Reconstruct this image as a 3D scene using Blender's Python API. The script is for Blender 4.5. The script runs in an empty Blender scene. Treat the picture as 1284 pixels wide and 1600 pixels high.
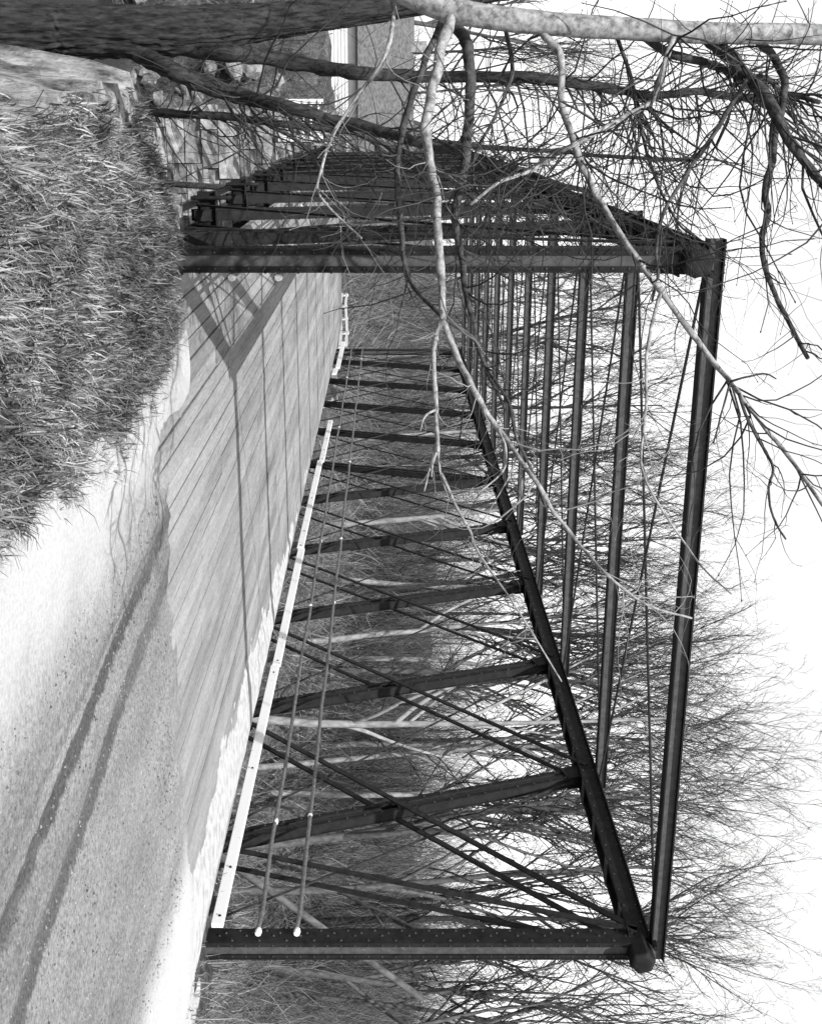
import bpy, math, random
import numpy as np
from mathutils import Vector, Matrix, noise

# ------------------------------------------------------------------ camera
PI = math.pi
F = 1860.0                     # focal length in photograph pixels (1284 x 1600)
TH = math.radians(18.16)       # camera looks this far to the right of the bridge axis
P = 3.1                        # panel length of the truss, m
CAMZ = 0.554 * P
YD = 2.72 * P                  # near edge of the deck planks
HORIZON = 606.0                # the photograph lies on its side: "up" is to the right
scene = bpy.context.scene
cam_d = bpy.data.cameras.new('camera')
cam = bpy.data.objects.new('camera', cam_d)
scene.collection.objects.link(cam)
scene.camera = cam
fwd = Vector((math.sin(TH), math.cos(TH), 0)); rgt = Vector((math.cos(TH), -math.sin(TH), 0)); up = Vector((0, 0, 1))
m = Matrix.Identity(4)
for i, ax in enumerate((up, -rgt, -fwd)):          # image right = world up (photo turned a quarter)
    for j in range(3): m[j][i] = ax[j]
m[0][3], m[1][3], m[2][3] = 0, 0, CAMZ
cam.matrix_world = m
cam_d.sensor_width = 36; cam_d.sensor_fit = 'AUTO'
cam_d.lens = 36 * F / 1600
cam_d.shift_x = (642 - HORIZON) / 1600
cam_d.clip_end = 2000; cam_d.clip_start = 0.1

# ------------------------------------------------------------------ sky, sun, exposure
SUN_EL = math.radians(47.5); SUN_AZ = math.radians(23.7)   # light travels along +Y turned 23.7 deg towards +X
w = bpy.data.worlds.new('World'); scene.world = w; w.use_nodes = True
nt = w.node_tree; nt.nodes.clear()
sky = nt.nodes.new('ShaderNodeTexSky'); sky.sky_type = 'NISHITA'; sky.sun_disc = False
sky.sun_elevation = SUN_EL; sky.sun_rotation = math.radians(180 + 23.7)
sky.dust_density = 0.5; sky.air_density = 3.0; sky.ozone_density = 1.0
bw = nt.nodes.new('ShaderNodeRGBToBW'); bg = nt.nodes.new('ShaderNodeBackground'); wo = nt.nodes.new('ShaderNodeOutputWorld')
bg.inputs['Strength'].default_value = 0.14
nt.links.new(sky.outputs[0], bw.inputs[0]); nt.links.new(bw.outputs[0], bg.inputs[0]); nt.links.new(bg.outputs[0], wo.inputs[0])
sd = bpy.data.lights.new('sun', 'SUN'); so = bpy.data.objects.new('sun', sd); scene.collection.objects.link(so)
sd.energy = 4.5; sd.angle = math.radians(0.5); sd.color = (1, 1, 1)
ldir = Vector((math.sin(SUN_AZ) * math.cos(SUN_EL), math.cos(SUN_AZ) * math.cos(SUN_EL), -math.sin(SUN_EL)))
so.rotation_euler = ldir.to_track_quat('-Z', 'Y').to_euler()
vs = scene.view_settings
vs.view_transform = 'Standard'; vs.look = 'None'; vs.gamma = 1; vs.use_curve_mapping = False; vs.exposure = 0.55

cy = scene.cycles
cy.max_bounces = 4; cy.diffuse_bounces = 2; cy.glossy_bounces = 2; cy.transmission_bounces = 2

# ------------------------------------------------------------------ helpers
C = scene.collection
def at(u, v, d):
    """point that the photograph shows at (u right, v up) at depth d metres"""
    return Vector((0, 0, CAMZ)) + fwd * d + rgt * ((u - 800) / F * d) + up * ((v - HORIZON) / F * d)

def tag(o, label=None, cat=None, group=None, kind=None):
    if label: o['label'] = label
    if cat: o['category'] = cat
    if group: o['group'] = group
    if kind: o['kind'] = kind
    return o

def empty(name, loc=(0, 0, 0)):
    o = bpy.data.objects.new(name, None); C.objects.link(o); o.location = loc; o.empty_display_size = 0.2
    return o

class MB:
    def __init__(s): s.v = []; s.f = []
    def quad_box(s, p0, p1, a, b, a0, a1, b0, b1):
        """bar from p0 to p1 with rectangular section [a0,a1] x [b0,b1] on the axes a, b"""
        n = len(s.v)
        for p in (p0, p1):
            for (x, y) in ((a0, b0), (a1, b0), (a1, b1), (a0, b1)):
                s.v.append(p + a * x + b * y)
        s.f += [(n, n+1, n+2, n+3), (n+7, n+6, n+5, n+4)] + [(n+i, n+4+i, n+4+(i+1) % 4, n+(i+1) % 4) for i in range(4)]
        return s
    def box(s, x0, x1, y0, y1, z0, z1):
        return s.quad_box(Vector((0, 0, z0)), Vector((0, 0, z1)), Vector((1, 0, 0)), Vector((0, 1, 0)), x0, x1, y0, y1)
    def bar(s, p0, p1, w_, h_, side=Vector((1, 0, 0))):
        d = (p1 - p0).normalized(); a = (side - d * side.dot(d)).normalized(); b = d.cross(a)
        return s.quad_box(p0, p1, a, b, -w_/2, w_/2, -h_/2, h_/2)
    def tube(s, pts, rad, n=6, cap=True):
        pts = [Vector(p) for p in pts]
        k = len(pts); base = len(s.v)
        t = (pts[1] - pts[0]).normalized()
        a = t.orthogonal().normalized()
        cs = [(math.cos(2*PI*i/n), math.sin(2*PI*i/n)) for i in range(n)]
        for i in range(k):
            if i < k - 1: t2 = (pts[i+1] - pts[i])
            if 0 < i < k - 1: tt = (pts[i+1] - pts[i-1])
            else: tt = t2
            if tt.length < 1e-9: tt = t
            tt = tt.normalized()
            a = a - tt * a.dot(tt)
            a = a.normalized() if a.length > 1e-6 else tt.orthogonal().normalized()
            b = tt.cross(a); t = tt
            r = rad[i] if hasattr(rad, '__len__') else rad
            for c, d in cs: s.v.append(pts[i] + a * (c * r) + b * (d * r))
        for i in range(k - 1):
            o = base + i * n
            for j in range(n):
                j2 = (j + 1) % n
                s.f.append((o + j, o + j2, o + n + j2, o + n + j))
        if cap:
            s.f.append(tuple(base + j for j in reversed(range(n)))); s.f.append(tuple(base + (k-1)*n + j for j in range(n)))
        return s
    def mesh(s, name):
        me = bpy.data.meshes.new(name); me.from_pydata([tuple(p) for p in s.v], [], s.f); me.update()
        return me
    def build(s, name, mat, parent=None, smooth=False, bevel=0):
        me = s.mesh(name); me.materials.append(mat)
        o = bpy.data.objects.new(name, me); C.objects.link(o)
        if smooth: me.polygons.foreach_set('use_smooth', [True] * len(me.polygons))
        if bevel:
            mo = o.modifiers.new('bevel', 'BEVEL'); mo.width = bevel; mo.segments = 1; mo.limit_method = 'ANGLE'
        if parent: o.parent = parent
        return o

def obj(name, me, mat, parent=None, smooth=False):
    if mat and not me.materials: me.materials.append(mat)
    if smooth: me.polygons.foreach_set('use_smooth', [True] * len(me.polygons))
    o = bpy.data.objects.new(name, me); C.objects.link(o)
    if parent: o.parent = parent
    return o

def sm(a, b, x):
    t = min(1, max(0, (x - a) / (b - a))); return t * t * (3 - 2 * t)
def nz(x, y, s, o=0): return noise.noise(Vector((x * s + o, y * s - o * 1.7, o * 0.31)))
def curve(pts, n):
    """Catmull-Rom through pts, n steps a span"""
    out = []
    P_ = [pts[0] + (pts[0] - pts[1])] + list(pts) + [pts[-1] + (pts[-1] - pts[-2])]
    for i in range(1, len(P_) - 2):
        for k in range(n):
            t = k / n
            a, b, c, d = P_[i-1], P_[i], P_[i+1], P_[i+2]
            out.append(0.5 * ((2*b) + (c - a)*t + (2*a - 5*b + 4*c - d)*t*t + (3*b - a - 3*c + d)*t*t*t))
    out.append(pts[-1]); return out

# ------------------------------------------------------------------ materials
def mat_new(name):
    ma = bpy.data.materials.new(name); ma.use_nodes = True
    n = ma.node_tree; b = n.nodes['Principled BSDF']
    return ma, n, b
def N(n, t, **k):
    x = n.nodes.new(t)
    for a, v in k.items():
        if a in x.inputs: x.inputs[a].default_value = v
        else: setattr(x, a, v)
    return x
def ramp(n, fac, stops):
    r = n.nodes.new('ShaderNodeValToRGB')
    e = r.color_ramp.elements
    while len(e) < len(stops): e.new(0.5)
    for i, (p, c) in enumerate(stops):
        e[i].position = p; e[i].color = (c, c, c, 1)
    n.links.new(fac, r.inputs[0]); return r
def coords(n, scale=(1, 1, 1), world=False):
    if world:
        g = N(n, 'ShaderNodeNewGeometry'); src = g.outputs['Position']
    else:
        g = N(n, 'ShaderNodeTexCoord'); src = g.outputs['Object']
    mp = N(n, 'ShaderNodeMapping'); mp.inputs['Scale'].default_value = scale
    n.links.new(src, mp.inputs[0]); return mp.outputs[0]
def noise_mat(name, lo, hi, scale=5, detail=6, stretch=(1, 1, 1), rough=0.9, bump=0.3, dist=0.02, world=False, spec=0.2, mid=None, p=(0.35, 0.65), island=0):
    ma, n, b = mat_new(name)
    c = coords(n, stretch, world)
    t = N(n, 'ShaderNodeTexNoise', Scale=scale, Detail=detail, Roughness=0.65); n.links.new(c, t.inputs['Vector'])
    r = ramp(n, t.outputs[0], [(p[0], lo), (p[1], hi)])
    out = r.outputs[0]
    if island:
        g = N(n, 'ShaderNodeNewGeometry')
        mr = N(n, 'ShaderNodeMapRange'); mr.inputs['To Min'].default_value = 1 - island; mr.inputs['To Max'].default_value = 1 + island
        n.links.new(g.outputs['Random Per Island'], mr.inputs[0])
        mx = N(n, 'ShaderNodeMix', data_type='RGBA', blend_type='MULTIPLY'); mx.inputs['Factor'].default_value = 1
        n.links.new(out, mx.inputs[6]); n.links.new(mr.outputs[0], mx.inputs[7]); out = mx.outputs[2]
    n.links.new(out, b.inputs['Base Color'])
    b.inputs['Roughness'].default_value = rough; b.inputs['Specular IOR Level'].default_value = spec
    if bump:
        bp = N(n, 'ShaderNodeBump', Strength=bump, Distance=dist); n.links.new(t.outputs[0], bp.inputs['Height']); n.links.new(bp.outputs[0], b.inputs['Normal'])
    return ma

M = {}
M['steel'] = noise_mat('dark_painted_iron', 0.006, 0.020, 9, 8, rough=0.7, bump=0.3, dist=0.004, spec=0.12, p=(0.3, 0.72), world=True)
def wear(ma, val, lo=0.62, hi=0.74, scale=23):
    n = ma.node_tree; b = n.nodes['Principled BSDF']; src = b.inputs['Base Color'].links[0].from_socket
    t = N(n, 'ShaderNodeTexNoise', Scale=scale, Detail=9, Roughness=0.75); n.links.new(coords(n, (1, 1, 0.6), world=True), t.inputs[0])
    r = ramp(n, t.outputs[0], [(lo, 0), (hi, 1)])
    mx = N(n, 'ShaderNodeMix', data_type='RGBA'); mx.inputs[7].default_value = (val, val, val, 1)
    n.links.new(r.outputs[0], mx.inputs[0]); n.links.new(src, mx.inputs[6]); n.links.new(mx.outputs[2], b.inputs['Base Color'])
wear(M['steel'], 0.07)
M['steel_grey'] = noise_mat('weathered_grey_iron', 0.035, 0.085, 14, 9, rough=0.7, bump=0.35, dist=0.004, spec=0.2, p=(0.3, 0.75), world=True)  # lit copy of the dark iron: sunlight on the webs put into its colour
M['rivet'] = noise_mat('worn_rivet', 0.008, 0.04, 30, 5, rough=0.5, bump=0, spec=0.4, world=True)
M['rod'] = noise_mat('dark_iron_rod', 0.010, 0.026, 12, 5, rough=0.7, bump=0.1, dist=0.002, spec=0.15, world=True)
wear(M['steel_grey'], 0.16, 0.58, 0.75); wear(M['rod'], 0.05)
M['pipe'] = noise_mat('grey_pipe', 0.05, 0.12, 20, 5, rough=0.45, bump=0.1, dist=0.002, spec=0.5, world=True)
M['white'] = noise_mat('chipped_white_paint', 0.48, 0.66, 7, 8, (1, 0.3, 1), rough=0.7, bump=0.2, dist=0.004, p=(0.22, 0.4), world=True)
wear(M['white'], 0.2, 0.6, 0.68, 14)
M['bark_dark'] = noise_mat('dark_bark', 0.007, 0.055, 30, 9, (1, 1, 0.22), rough=0.95, bump=1.0, dist=0.03, world=True)
M['bark_grey'] = noise_mat('grey_bark', 0.04, 0.12, 6, 7, (1, 1, 0.4), rough=0.95, bump=0.6, dist=0.03, world=True)
M['bark_pale'] = noise_mat('pale_bark', 0.13, 0.34, 4, 7, (1, 1, 0.5), rough=0.9, bump=0.4, dist=0.02, world=True)
M['bark_branch'] = noise_mat('smooth_light_bark', 0.09, 0.36, 22, 9, rough=0.85, bump=0.8, dist=0.012, world=True)  # pale limbs in sun: the sunlight is put into the bark tone
M['bark_branch_dark'] = noise_mat('smooth_dark_bark', 0.015, 0.085, 22, 9, rough=0.85, bump=0.8, dist=0.012, world=True)  # darker copy of the limb bark, shade put into its colour
M['twig'] = noise_mat('twig_bark', 0.018, 0.055, 3, 3, rough=0.9, bump=0, world=True)
M['twig_pale'] = noise_mat('pale_twig_bark', 0.12, 0.26, 3, 3, rough=0.9, bump=0, world=True)  # twigs of the bright limbs, sunlight put into their colour
M['grass'] = noise_mat('coarse_grass', 0.035, 0.26, 2.3, 6, rough=0.7, bump=0, world=True, island=0.85, spec=0.3)
M['drygrass'] = noise_mat('dry_grass', 0.07, 0.25, 1.5, 4, rough=0.8, bump=0, world=True, island=0.7)
M['brush'] = noise_mat('brush_stems', 0.035, 0.16, 1.0, 4, rough=0.9, bump=0, world=True, island=0.8)
M['stone'] = noise_mat('cut_granite', 0.08, 0.36, 4.5, 11, rough=0.95, bump=0.9, dist=0.08, world=True, p=(0.3, 0.7))
def tint(ma, lo, hi):
    n = ma.node_tree; b = n.nodes['Principled BSDF']; src = b.inputs['Base Color'].links[0].from_socket
    oi = N(n, 'ShaderNodeObjectInfo'); mr = N(n, 'ShaderNodeMapRange'); mr.inputs['To Min'].default_value = lo; mr.inputs['To Max'].default_value = hi
    n.links.new(oi.outputs['Random'], mr.inputs[0]); mx = N(n, 'ShaderNodeMix', data_type='RGBA', blend_type='MULTIPLY'); mx.inputs[0].default_value = 1
    n.links.new(src, mx.inputs[6]); n.links.new(mr.outputs[0], mx.inputs[7]); n.links.new(mx.outputs[2], b.inputs['Base Color'])
tint(M['stone'], 0.55, 1.25)
M['rock'] = noise_mat('river_boulder', 0.05, 0.3, 2.6, 10, rough=0.95, bump=0.6, dist=0.04, world=True)
M['pebble'] = noise_mat('pebble', 0.07, 0.19, 3, 3, rough=0.9, bump=0, world=True, island=0.5)
M['housewhite'] = noise_mat('white_clapboard', 0.5, 0.6, 2, 4, rough=0.8, bump=0.1, world=True)
M['roof'] = noise_mat('grey_shingle', 0.06, 0.14, 5, 9, rough=0.95, bump=0.5, dist=0.02, world=True)
M['glass'] = noise_mat('dark_window_glass', 0.02, 0.04, 1, 2, rough=0.1, bump=0, spec=0.5)

def mat_ground():
    ma, n, b = mat_new('leaf_litter')
    c = coords(n, world=True)
    t = N(n, 'ShaderNodeTexNoise', Scale=0.5, Detail=10, Roughness=0.75); n.links.new(c, t.inputs[0])
    t2 = N(n, 'ShaderNodeTexNoise', Scale=7, Detail=8, Roughness=0.8); n.links.new(c, t2.inputs[0])
    mx = N(n, 'ShaderNodeMix', data_type='FLOAT'); mx.inputs[0].default_value = 0.6
    n.links.new(t.outputs[0], mx.inputs[2]); n.links.new(t2.outputs[0], mx.inputs[3])
    r = ramp(n, mx.outputs[0], [(0.40, 0.02), (0.5, 0.085), (0.62, 0.25)])
    n.links.new(r.outputs[0], b.inputs['Base Color'])
    bp = N(n, 'ShaderNodeBump', Strength=0.8, Distance=0.15); n.links.new(t2.outputs[0], bp.inputs['Height']); n.links.new(bp.outputs[0], b.inputs['Normal'])
    b.inputs['Roughness'].default_value = 1; b.inputs['Specular IOR Level'].default_value = 0.05
    return ma
M['ground'] = mat_ground()

def mat_sand(name, lo=0.21, hi=0.44):
    return noise_mat(name, lo, hi, 9, 10, rough=1, bump=0.5, dist=0.02, world=True, spec=0.05, p=(0.25, 0.55))
M['sand'] = mat_sand('pale_sand')
M['bank'] = noise_mat('eroded_bank_soil', 0.05, 0.40, 6, 11, (1, 1, 0.45), rough=1, bump=1.0, dist=0.12, world=True, spec=0.05, p=(0.36, 0.58))

def math_n(n, op, a, b=None, c=None):
    x = N(n, 'ShaderNodeMath', operation=op)
    for i, q in enumerate((a, b, c)):
        if q is None: continue
        if isinstance(q, (int, float)): x.inputs[i].default_value = q
        else: n.links.new(q, x.inputs[i])
    return x.outputs[0]
def mixc(n, f, a, b):
    x = N(n, 'ShaderNodeMix', data_type='RGBA')
    for i, q in ((0, f), (6, a), (7, b)):
        if isinstance(q, (int, float)): x.inputs[i].default_value = q if i == 0 else (q, q, q, 1)
        else: n.links.new(q, x.inputs[i])
    return x.outputs[2]
def smst(n, lo, hi, x):
    r = N(n, 'ShaderNodeMapRange', interpolation_type='SMOOTHSTEP')
    r.inputs['From Min'].default_value = lo; r.inputs['From Max'].default_value = hi
    n.links.new(x, r.inputs[0]); return r.outputs[0]

def mat_road():
    """packed gravel: speckle, pale sand drifts along both edges, two dark tyre tracks"""
    ma, n, b = mat_new('gravel_road')
    c = coords(n, world=True)
    sp = N(n, 'ShaderNodeSeparateXYZ'); n.links.new(c, sp.inputs[0]); X, Y = sp.outputs[0], sp.outputs[1]
    st = coords(n, (1.0, 0.22, 1), world=True)
    t1 = N(n, 'ShaderNodeTexNoise', Scale=1.3, Detail=9, Roughness=0.7); n.links.new(st, t1.inputs[0])
    t2 = N(n, 'ShaderNodeTexNoise', Scale=38, Detail=6, Roughness=0.75); n.links.new(c, t2.inputs[0])
    tw = N(n, 'ShaderNodeTexNoise', Scale=1.1, Detail=5, Roughness=0.6); n.links.new(c, tw.inputs[0])
    base = ramp(n, t1.outputs[0], [(0.28, 0.12), (0.72, 0.27)]).outputs[0]
    grain = ramp(n, t2.outputs[0], [(0.34, 0.5), (0.66, 1.5)]).outputs[0]
    mu = N(n, 'ShaderNodeMix', data_type='RGBA', blend_type='MULTIPLY'); mu.inputs[0].default_value = 1
    n.links.new(base, mu.inputs[6]); n.links.new(grain, mu.inputs[7]); col = mu.outputs[2]
    v = N(n, 'ShaderNodeTexVoronoi', Scale=26); n.links.new(coords(n, (1, 0.8, 1), world=True), v.inputs['Vector'])
    peb = math_n(n, 'LESS_THAN', v.outputs['Distance'], 0.16)
    pr = math_n(n, 'GREATER_THAN', N(n, 'ShaderNodeTexNoise', Scale=19).outputs[0], 0.5)
    col = mixc(n, math_n(n, 'MULTIPLY', peb, 0.35), col, 0.26)
    t3 = N(n, 'ShaderNodeTexNoise', Scale=7, Detail=6, Roughness=0.7); n.links.new(c, t3.inputs[0])
    wob = math_n(n, 'MULTIPLY', math_n(n, 'SUBTRACT', tw.outputs[0], 0.5), 0.5)
    # tyre tracks, X as a function of Y
    def track(x_near, x_far, hw, strength, col):
        xc = N(n, 'ShaderNodeMapRange', clamp=False); xc.inputs['From Min'].default_value = 4.6; xc.inputs['From Max'].default_value = 8.4
        xc.inputs['To Min'].default_value = x_near; xc.inputs['To Max'].default_value = x_far; n.links.new(Y, xc.inputs[0])
        d = math_n(n, 'ABSOLUTE', math_n(n, 'SUBTRACT', math_n(n, 'ADD', math_n(n, 'ADD', X, math_n(n, 'MULTIPLY', wob, 0.14)), math_n(n, 'MULTIPLY', math_n(n, 'SUBTRACT', t3.outputs[0], 0.5), 0.16)), xc.outputs[0]))
        k = math_n(n, 'SUBTRACT', 1, smst(n, hw * 0.7, hw * 1.25, d))
        k = math_n(n, 'MULTIPLY', k, math_n(n, 'MULTIPLY', smst(n, 0.25, 0.52, t1.outputs[0]), strength))
        gr = ramp(n, t2.outputs[0], [(0.4, 0.04), (0.75, 0.10)]).outputs[0]
        return mixc(n, k, col, gr)
    col = track(3.42, 2.97, 0.075, 0.9, col)
    col = track(3.92, 3.36, 0.09, 0.8, col)
    col = track(3.17, 2.86, 0.035, 0.35, col)
    sand = ramp(n, t2.outputs[0], [(0.3, 0.34), (0.6, 0.48)]).outputs[0]
    # right-hand sand, its edge wanders
    xe = math_n(n, 'ADD', X, math_n(n, 'MULTIPLY', wob, 0.9))
    col = mixc(n, smst(n, 5.6, 6.25, xe), col, sand)
    xl = math_n(n, 'ADD', math_n(n, 'SUBTRACT', X, math_n(n, 'MULTIPLY', wob, 1.4)), math_n(n, 'MULTIPLY', math_n(n, 'SUBTRACT', Y, 6.5), 0.03))
    col = mixc(n, math_n(n, 'SUBTRACT', 1, smst(n, 2.1, 3.0, xl)), col, sand)
    n.links.new(col, b.inputs['Base Color'])
    bp = N(n, 'ShaderNodeBump', Strength=0.45, Distance=0.015); n.links.new(t2.outputs[0], bp.inputs['Height']); n.links.new(bp.outputs[0], b.inputs['Normal'])
    b.inputs['Roughness'].default_value = 1; b.inputs['Specular IOR Level'].default_value = 0.05
    return ma
M['road'] = mat_road()
M['farroad'] = noise_mat('far_gravel', 0.10, 0.22, 2, 8, rough=1, bump=0.3, world=True, spec=0.05)

def mat_plank():
    ma, n, b = mat_new('worn_deck_plank')
    oi = N(n, 'ShaderNodeObjectInfo')
    c = coords(n, world=True)
    sp = N(n, 'ShaderNodeSeparateXYZ'); n.links.new(c, sp.inputs[0]); X, Y = sp.outputs[0], sp.outputs[1]
    g = N(n, 'ShaderNodeTexNoise', Scale=11, Detail=10, Roughness=0.78); n.links.new(coords(n, (3.2, 0.3, 1), world=True), g.inputs[0])
    t2 = N(n, 'ShaderNodeTexNoise', Scale=1.4, Detail=8, Roughness=0.7); n.links.new(coords(n, (1, 0.3, 1), world=True), t2.inputs[0])
    t3 = N(n, 'ShaderNodeTexNoise', Scale=30, Detail=9, Roughness=0.8); n.links.new(coords(n, (1, 0.5, 1), world=True), t3.inputs[0])
    col = ramp(n, g.outputs[0], [(0.25, 0.09), (0.42, 0.18), (0.75, 0.34)]).outputs[0]
    mr = N(n, 'ShaderNodeMapRange'); mr.inputs['To Min'].default_value = 0.78; mr.inputs['To Max'].default_value = 1.2
    n.links.new(oi.outputs['Random'], mr.inputs[0])
    mu = N(n, 'ShaderNodeMix', data_type='RGBA', blend_type='MULTIPLY'); mu.inputs[0].default_value = 1
    n.links.new(col, mu.inputs[6]); n.links.new(mr.outputs[0], mu.inputs[7]); col = mu.outputs[2]
    dust = ramp(n, t3.outputs[0], [(0.32, 0.14), (0.68, 0.36)]).outputs[0]
    k = smst(n, 0.42, 0.62, t2.outputs[0])
    kx = smst(n, 2.2, 4.2, X)
    k = math_n(n, 'MULTIPLY', k, math_n(n, 'ADD', math_n(n, 'MULTIPLY', kx, 0.6), 0.3))
    gr = N(n, 'ShaderNodeTexNoise', Scale=60, Detail=6, Roughness=0.8); n.links.new(c, gr.inputs[0])
    mg = N(n, 'ShaderNodeMix', data_type='RGBA', blend_type='MULTIPLY'); mg.inputs[0].default_value = 1
    n.links.new(col, mg.inputs[6]); n.links.new(ramp(n, gr.outputs[0], [(0.33, 0.6), (0.67, 1.35)]).outputs[0], mg.inputs[7]); col = mg.outputs[2]
    k = math_n(n, 'MAXIMUM', k, math_n(n, 'MULTIPLY', math_n(n, 'SUBTRACT', 1, smst(n, YD + 0.3, YD + 4.6, math_n(n, 'ADD', Y, math_n(n, 'MULTIPLY', t2.outputs[0], 2.5)))), 0.9))
    col = mixc(n, k, col, dust)
    ws = N(n, 'ShaderNodeTexNoise', Scale=1.9, Detail=8, Roughness=0.7); n.links.new(coords(n, (1.7, 0.09, 1), world=True), ws.inputs[0])
    mw = N(n, 'ShaderNodeMix', data_type='RGBA', blend_type='MULTIPLY'); mw.inputs[0].default_value = 1
    n.links.new(col, mw.inputs[6]); n.links.new(ramp(n, ws.outputs[0], [(0.3, 0.62), (0.55, 1.08), (0.75, 1.35)]).outputs[0], mw.inputs[7]); col = mw.outputs[2]
    n.links.new(col, b.inputs['Base Color'])
    bp = N(n, 'ShaderNodeBump', Strength=0.5, Distance=0.006); n.links.new(g.outputs[0], bp.inputs['Height']); n.links.new(bp.outputs[0], b.inputs['Normal'])
    b.inputs['Roughness'].default_value = 0.95; b.inputs['Specular IOR Level'].default_value = 0.1
    return ma
M['plank'] = mat_plank()

def mat_water():
    ma, n, b = mat_new('river_water')
    c = coords(n, (1, 0.5, 1), world=True)
    t = N(n, 'ShaderNodeTexNoise', Scale=2.2, Detail=5); n.links.new(c, t.inputs[0])
    bp = N(n, 'ShaderNodeBump', Strength=0.25, Distance=0.08); n.links.new(t.outputs[0], bp.inputs['Height']); n.links.new(bp.outputs[0], b.inputs['Normal'])
    b.inputs['Base Color'].default_value = (0.03, 0.03, 0.03, 1); b.inputs['Roughness'].default_value = 0.12
    b.inputs['IOR'].default_value = 1.33
    return ma
M['water'] = mat_water()

# ------------------------------------------------------------------ terrain
XR, XL = 2.427 * P, 0.3343 * P          # truss planes
Y0 = 3.094 * P                          # near end of the trusses
YE = Y0 + 10 * P                        # far end
WATER = -6.2
def x_left(y):     # left brink of the near bank
    return -0.10 + 0.06 * math.sin(y * 3.3) + 0.05 * math.sin(y * 7.1) + 0.75 * sm(8.6, 9.5, y)
def y_near(x):
    return 10.4 + (1.0 * (x - 7.5) if x > 7.5 else 0)
def y_far(x):
    if x < 0: return 34 + 7 * sm(-6, 0.3, x) * 0.9 - 0.5 * max(0, -x - 6) * 0.2
    return 40.6 + (0.28 * (x - 9) if x > 9 else 0)
def height(x, y):
    n1 = nz(x, y, 0.25, 3); n2 = nz(x, y, 0.9, 7); n3 = nz(x, y, 0.06, 1)
    # near bank
    pl = -0.02 - 0.9 * sm(7.6, 13, x) - 1.5 * sm(13, 30, x) + 0.10 * n2 * sm(7.4, 8.4, x)
    if x < 1.95: pl += 0.14 * sm(0.0, 0.7, x - x_left(y)) * sm(1.95, 1.3, x) * sm(9.7, 8.6, y) + 0.03 * n2
    dl = x_left(y) - x; dn = y - y_near(x)
    q = max(dl, dn) + 0.22 * n2 + 0.22 * nz(x, y, 2.3, 4) + 0.12 * nz(x, y * 1.6, 5, 6) + 0.06 * nz(x, y, 11, 2)
    zn = pl - 7.2 * (0.36 * sm(0, 0.5, q) + 0.64 * sm(0.3, 6, q))
    # far bank
    df = y - y_far(x)
    right = sm(8.5, 12, x); left = sm(0.4, -1.0, x); mid = 1 - max(right, left)
    zr = -6.9 + 4.2 * sm(-1, 7, df) + 2.2 * sm(5, 18, df) + 6.5 * sm(8, 80, df) + 0.6 * n1 + 3.4 * nz(x, y, 0.045, 1) * sm(5, 40, df) + 1.6 * nz(x, y, 0.13, 9) * sm(10, 30, df) - 9.0 * sm(66, 120, df)
    zl = -6.9 + 4.6 * sm(-1.5, 8, df) + 0.5 * n2 + 0.6 * n1 + 0.8 * sm(6, 16, df)
    zm = -7.2 + 7.15 * sm(41.9, 42.3, y) - 0.75 * sm(44, 56, y) + 6.0 * sm(66, 104, y) - 8 * sm(112, 170, y)
    zl += 4.0 * sm(75, 130, y)
    zf = right * zr + left * zl + mid * zm
    if df < -3: zf = -7.2
    return max(zn, zf, -7.2 + 0.2 * n1)
def axis(parts):
    out = []
    for a, b, st in parts:
        k = max(1, int(round((b - a) / st)))
        out += [a + (b - a) * i / k for i in range(k)]
    out.append(parts[-1][1]); return out
gx = axis([(-220, -60, 16), (-60, -14, 3), (-14, -3, 0.8), (-3, -0.9, 0.2), (-0.9, 1.1, 0.085), (1.1, 3, 0.17), (3, 14, 0.5), (14, 60, 1.3), (60, 140, 4), (140, 320, 18)])
gy = axis([(-60, 0, 6), (0, 3.5, 0.7), (3.5, 10, 0.1), (10, 12, 0.2), (12, 30, 1.0), (30, 41, 0.5), (41, 43, 0.2), (43, 60, 0.8), (60, 130, 2.5), (130, 400, 15)])
vv = [(x, y, height(x, y)) for y in gy for x in gx]
nx = len(gx)
ff = [(j*nx+i, j*nx+i+1, (j+1)*nx+i+1, (j+1)*nx+i) for j in range(len(gy)-1) for i in range(nx-1)]
me = bpy.data.meshes.new('ground'); me.from_pydata(vv, [], ff); me.update()
me.materials.append(M['ground']); me.materials.append(M['bank'])
for pl in me.polygons:
    c = pl.center
    if c.x < x_left(c.y) + 0.14 and c.y < 11 and c.x > -9: pl.material_index = 1
    pl.use_smooth = True
tag(obj('ground', me, None), kind='structure')
wm = MB(); wm.v = [Vector((-220, -60, WATER)), Vector((320, -60, WATER)), Vector((320, 60, WATER)), Vector((-220, 60, WATER))]; wm.f = [(0, 1, 2, 3)]
tag(wm.build('river_water', M['water']), kind='structure')

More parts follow.
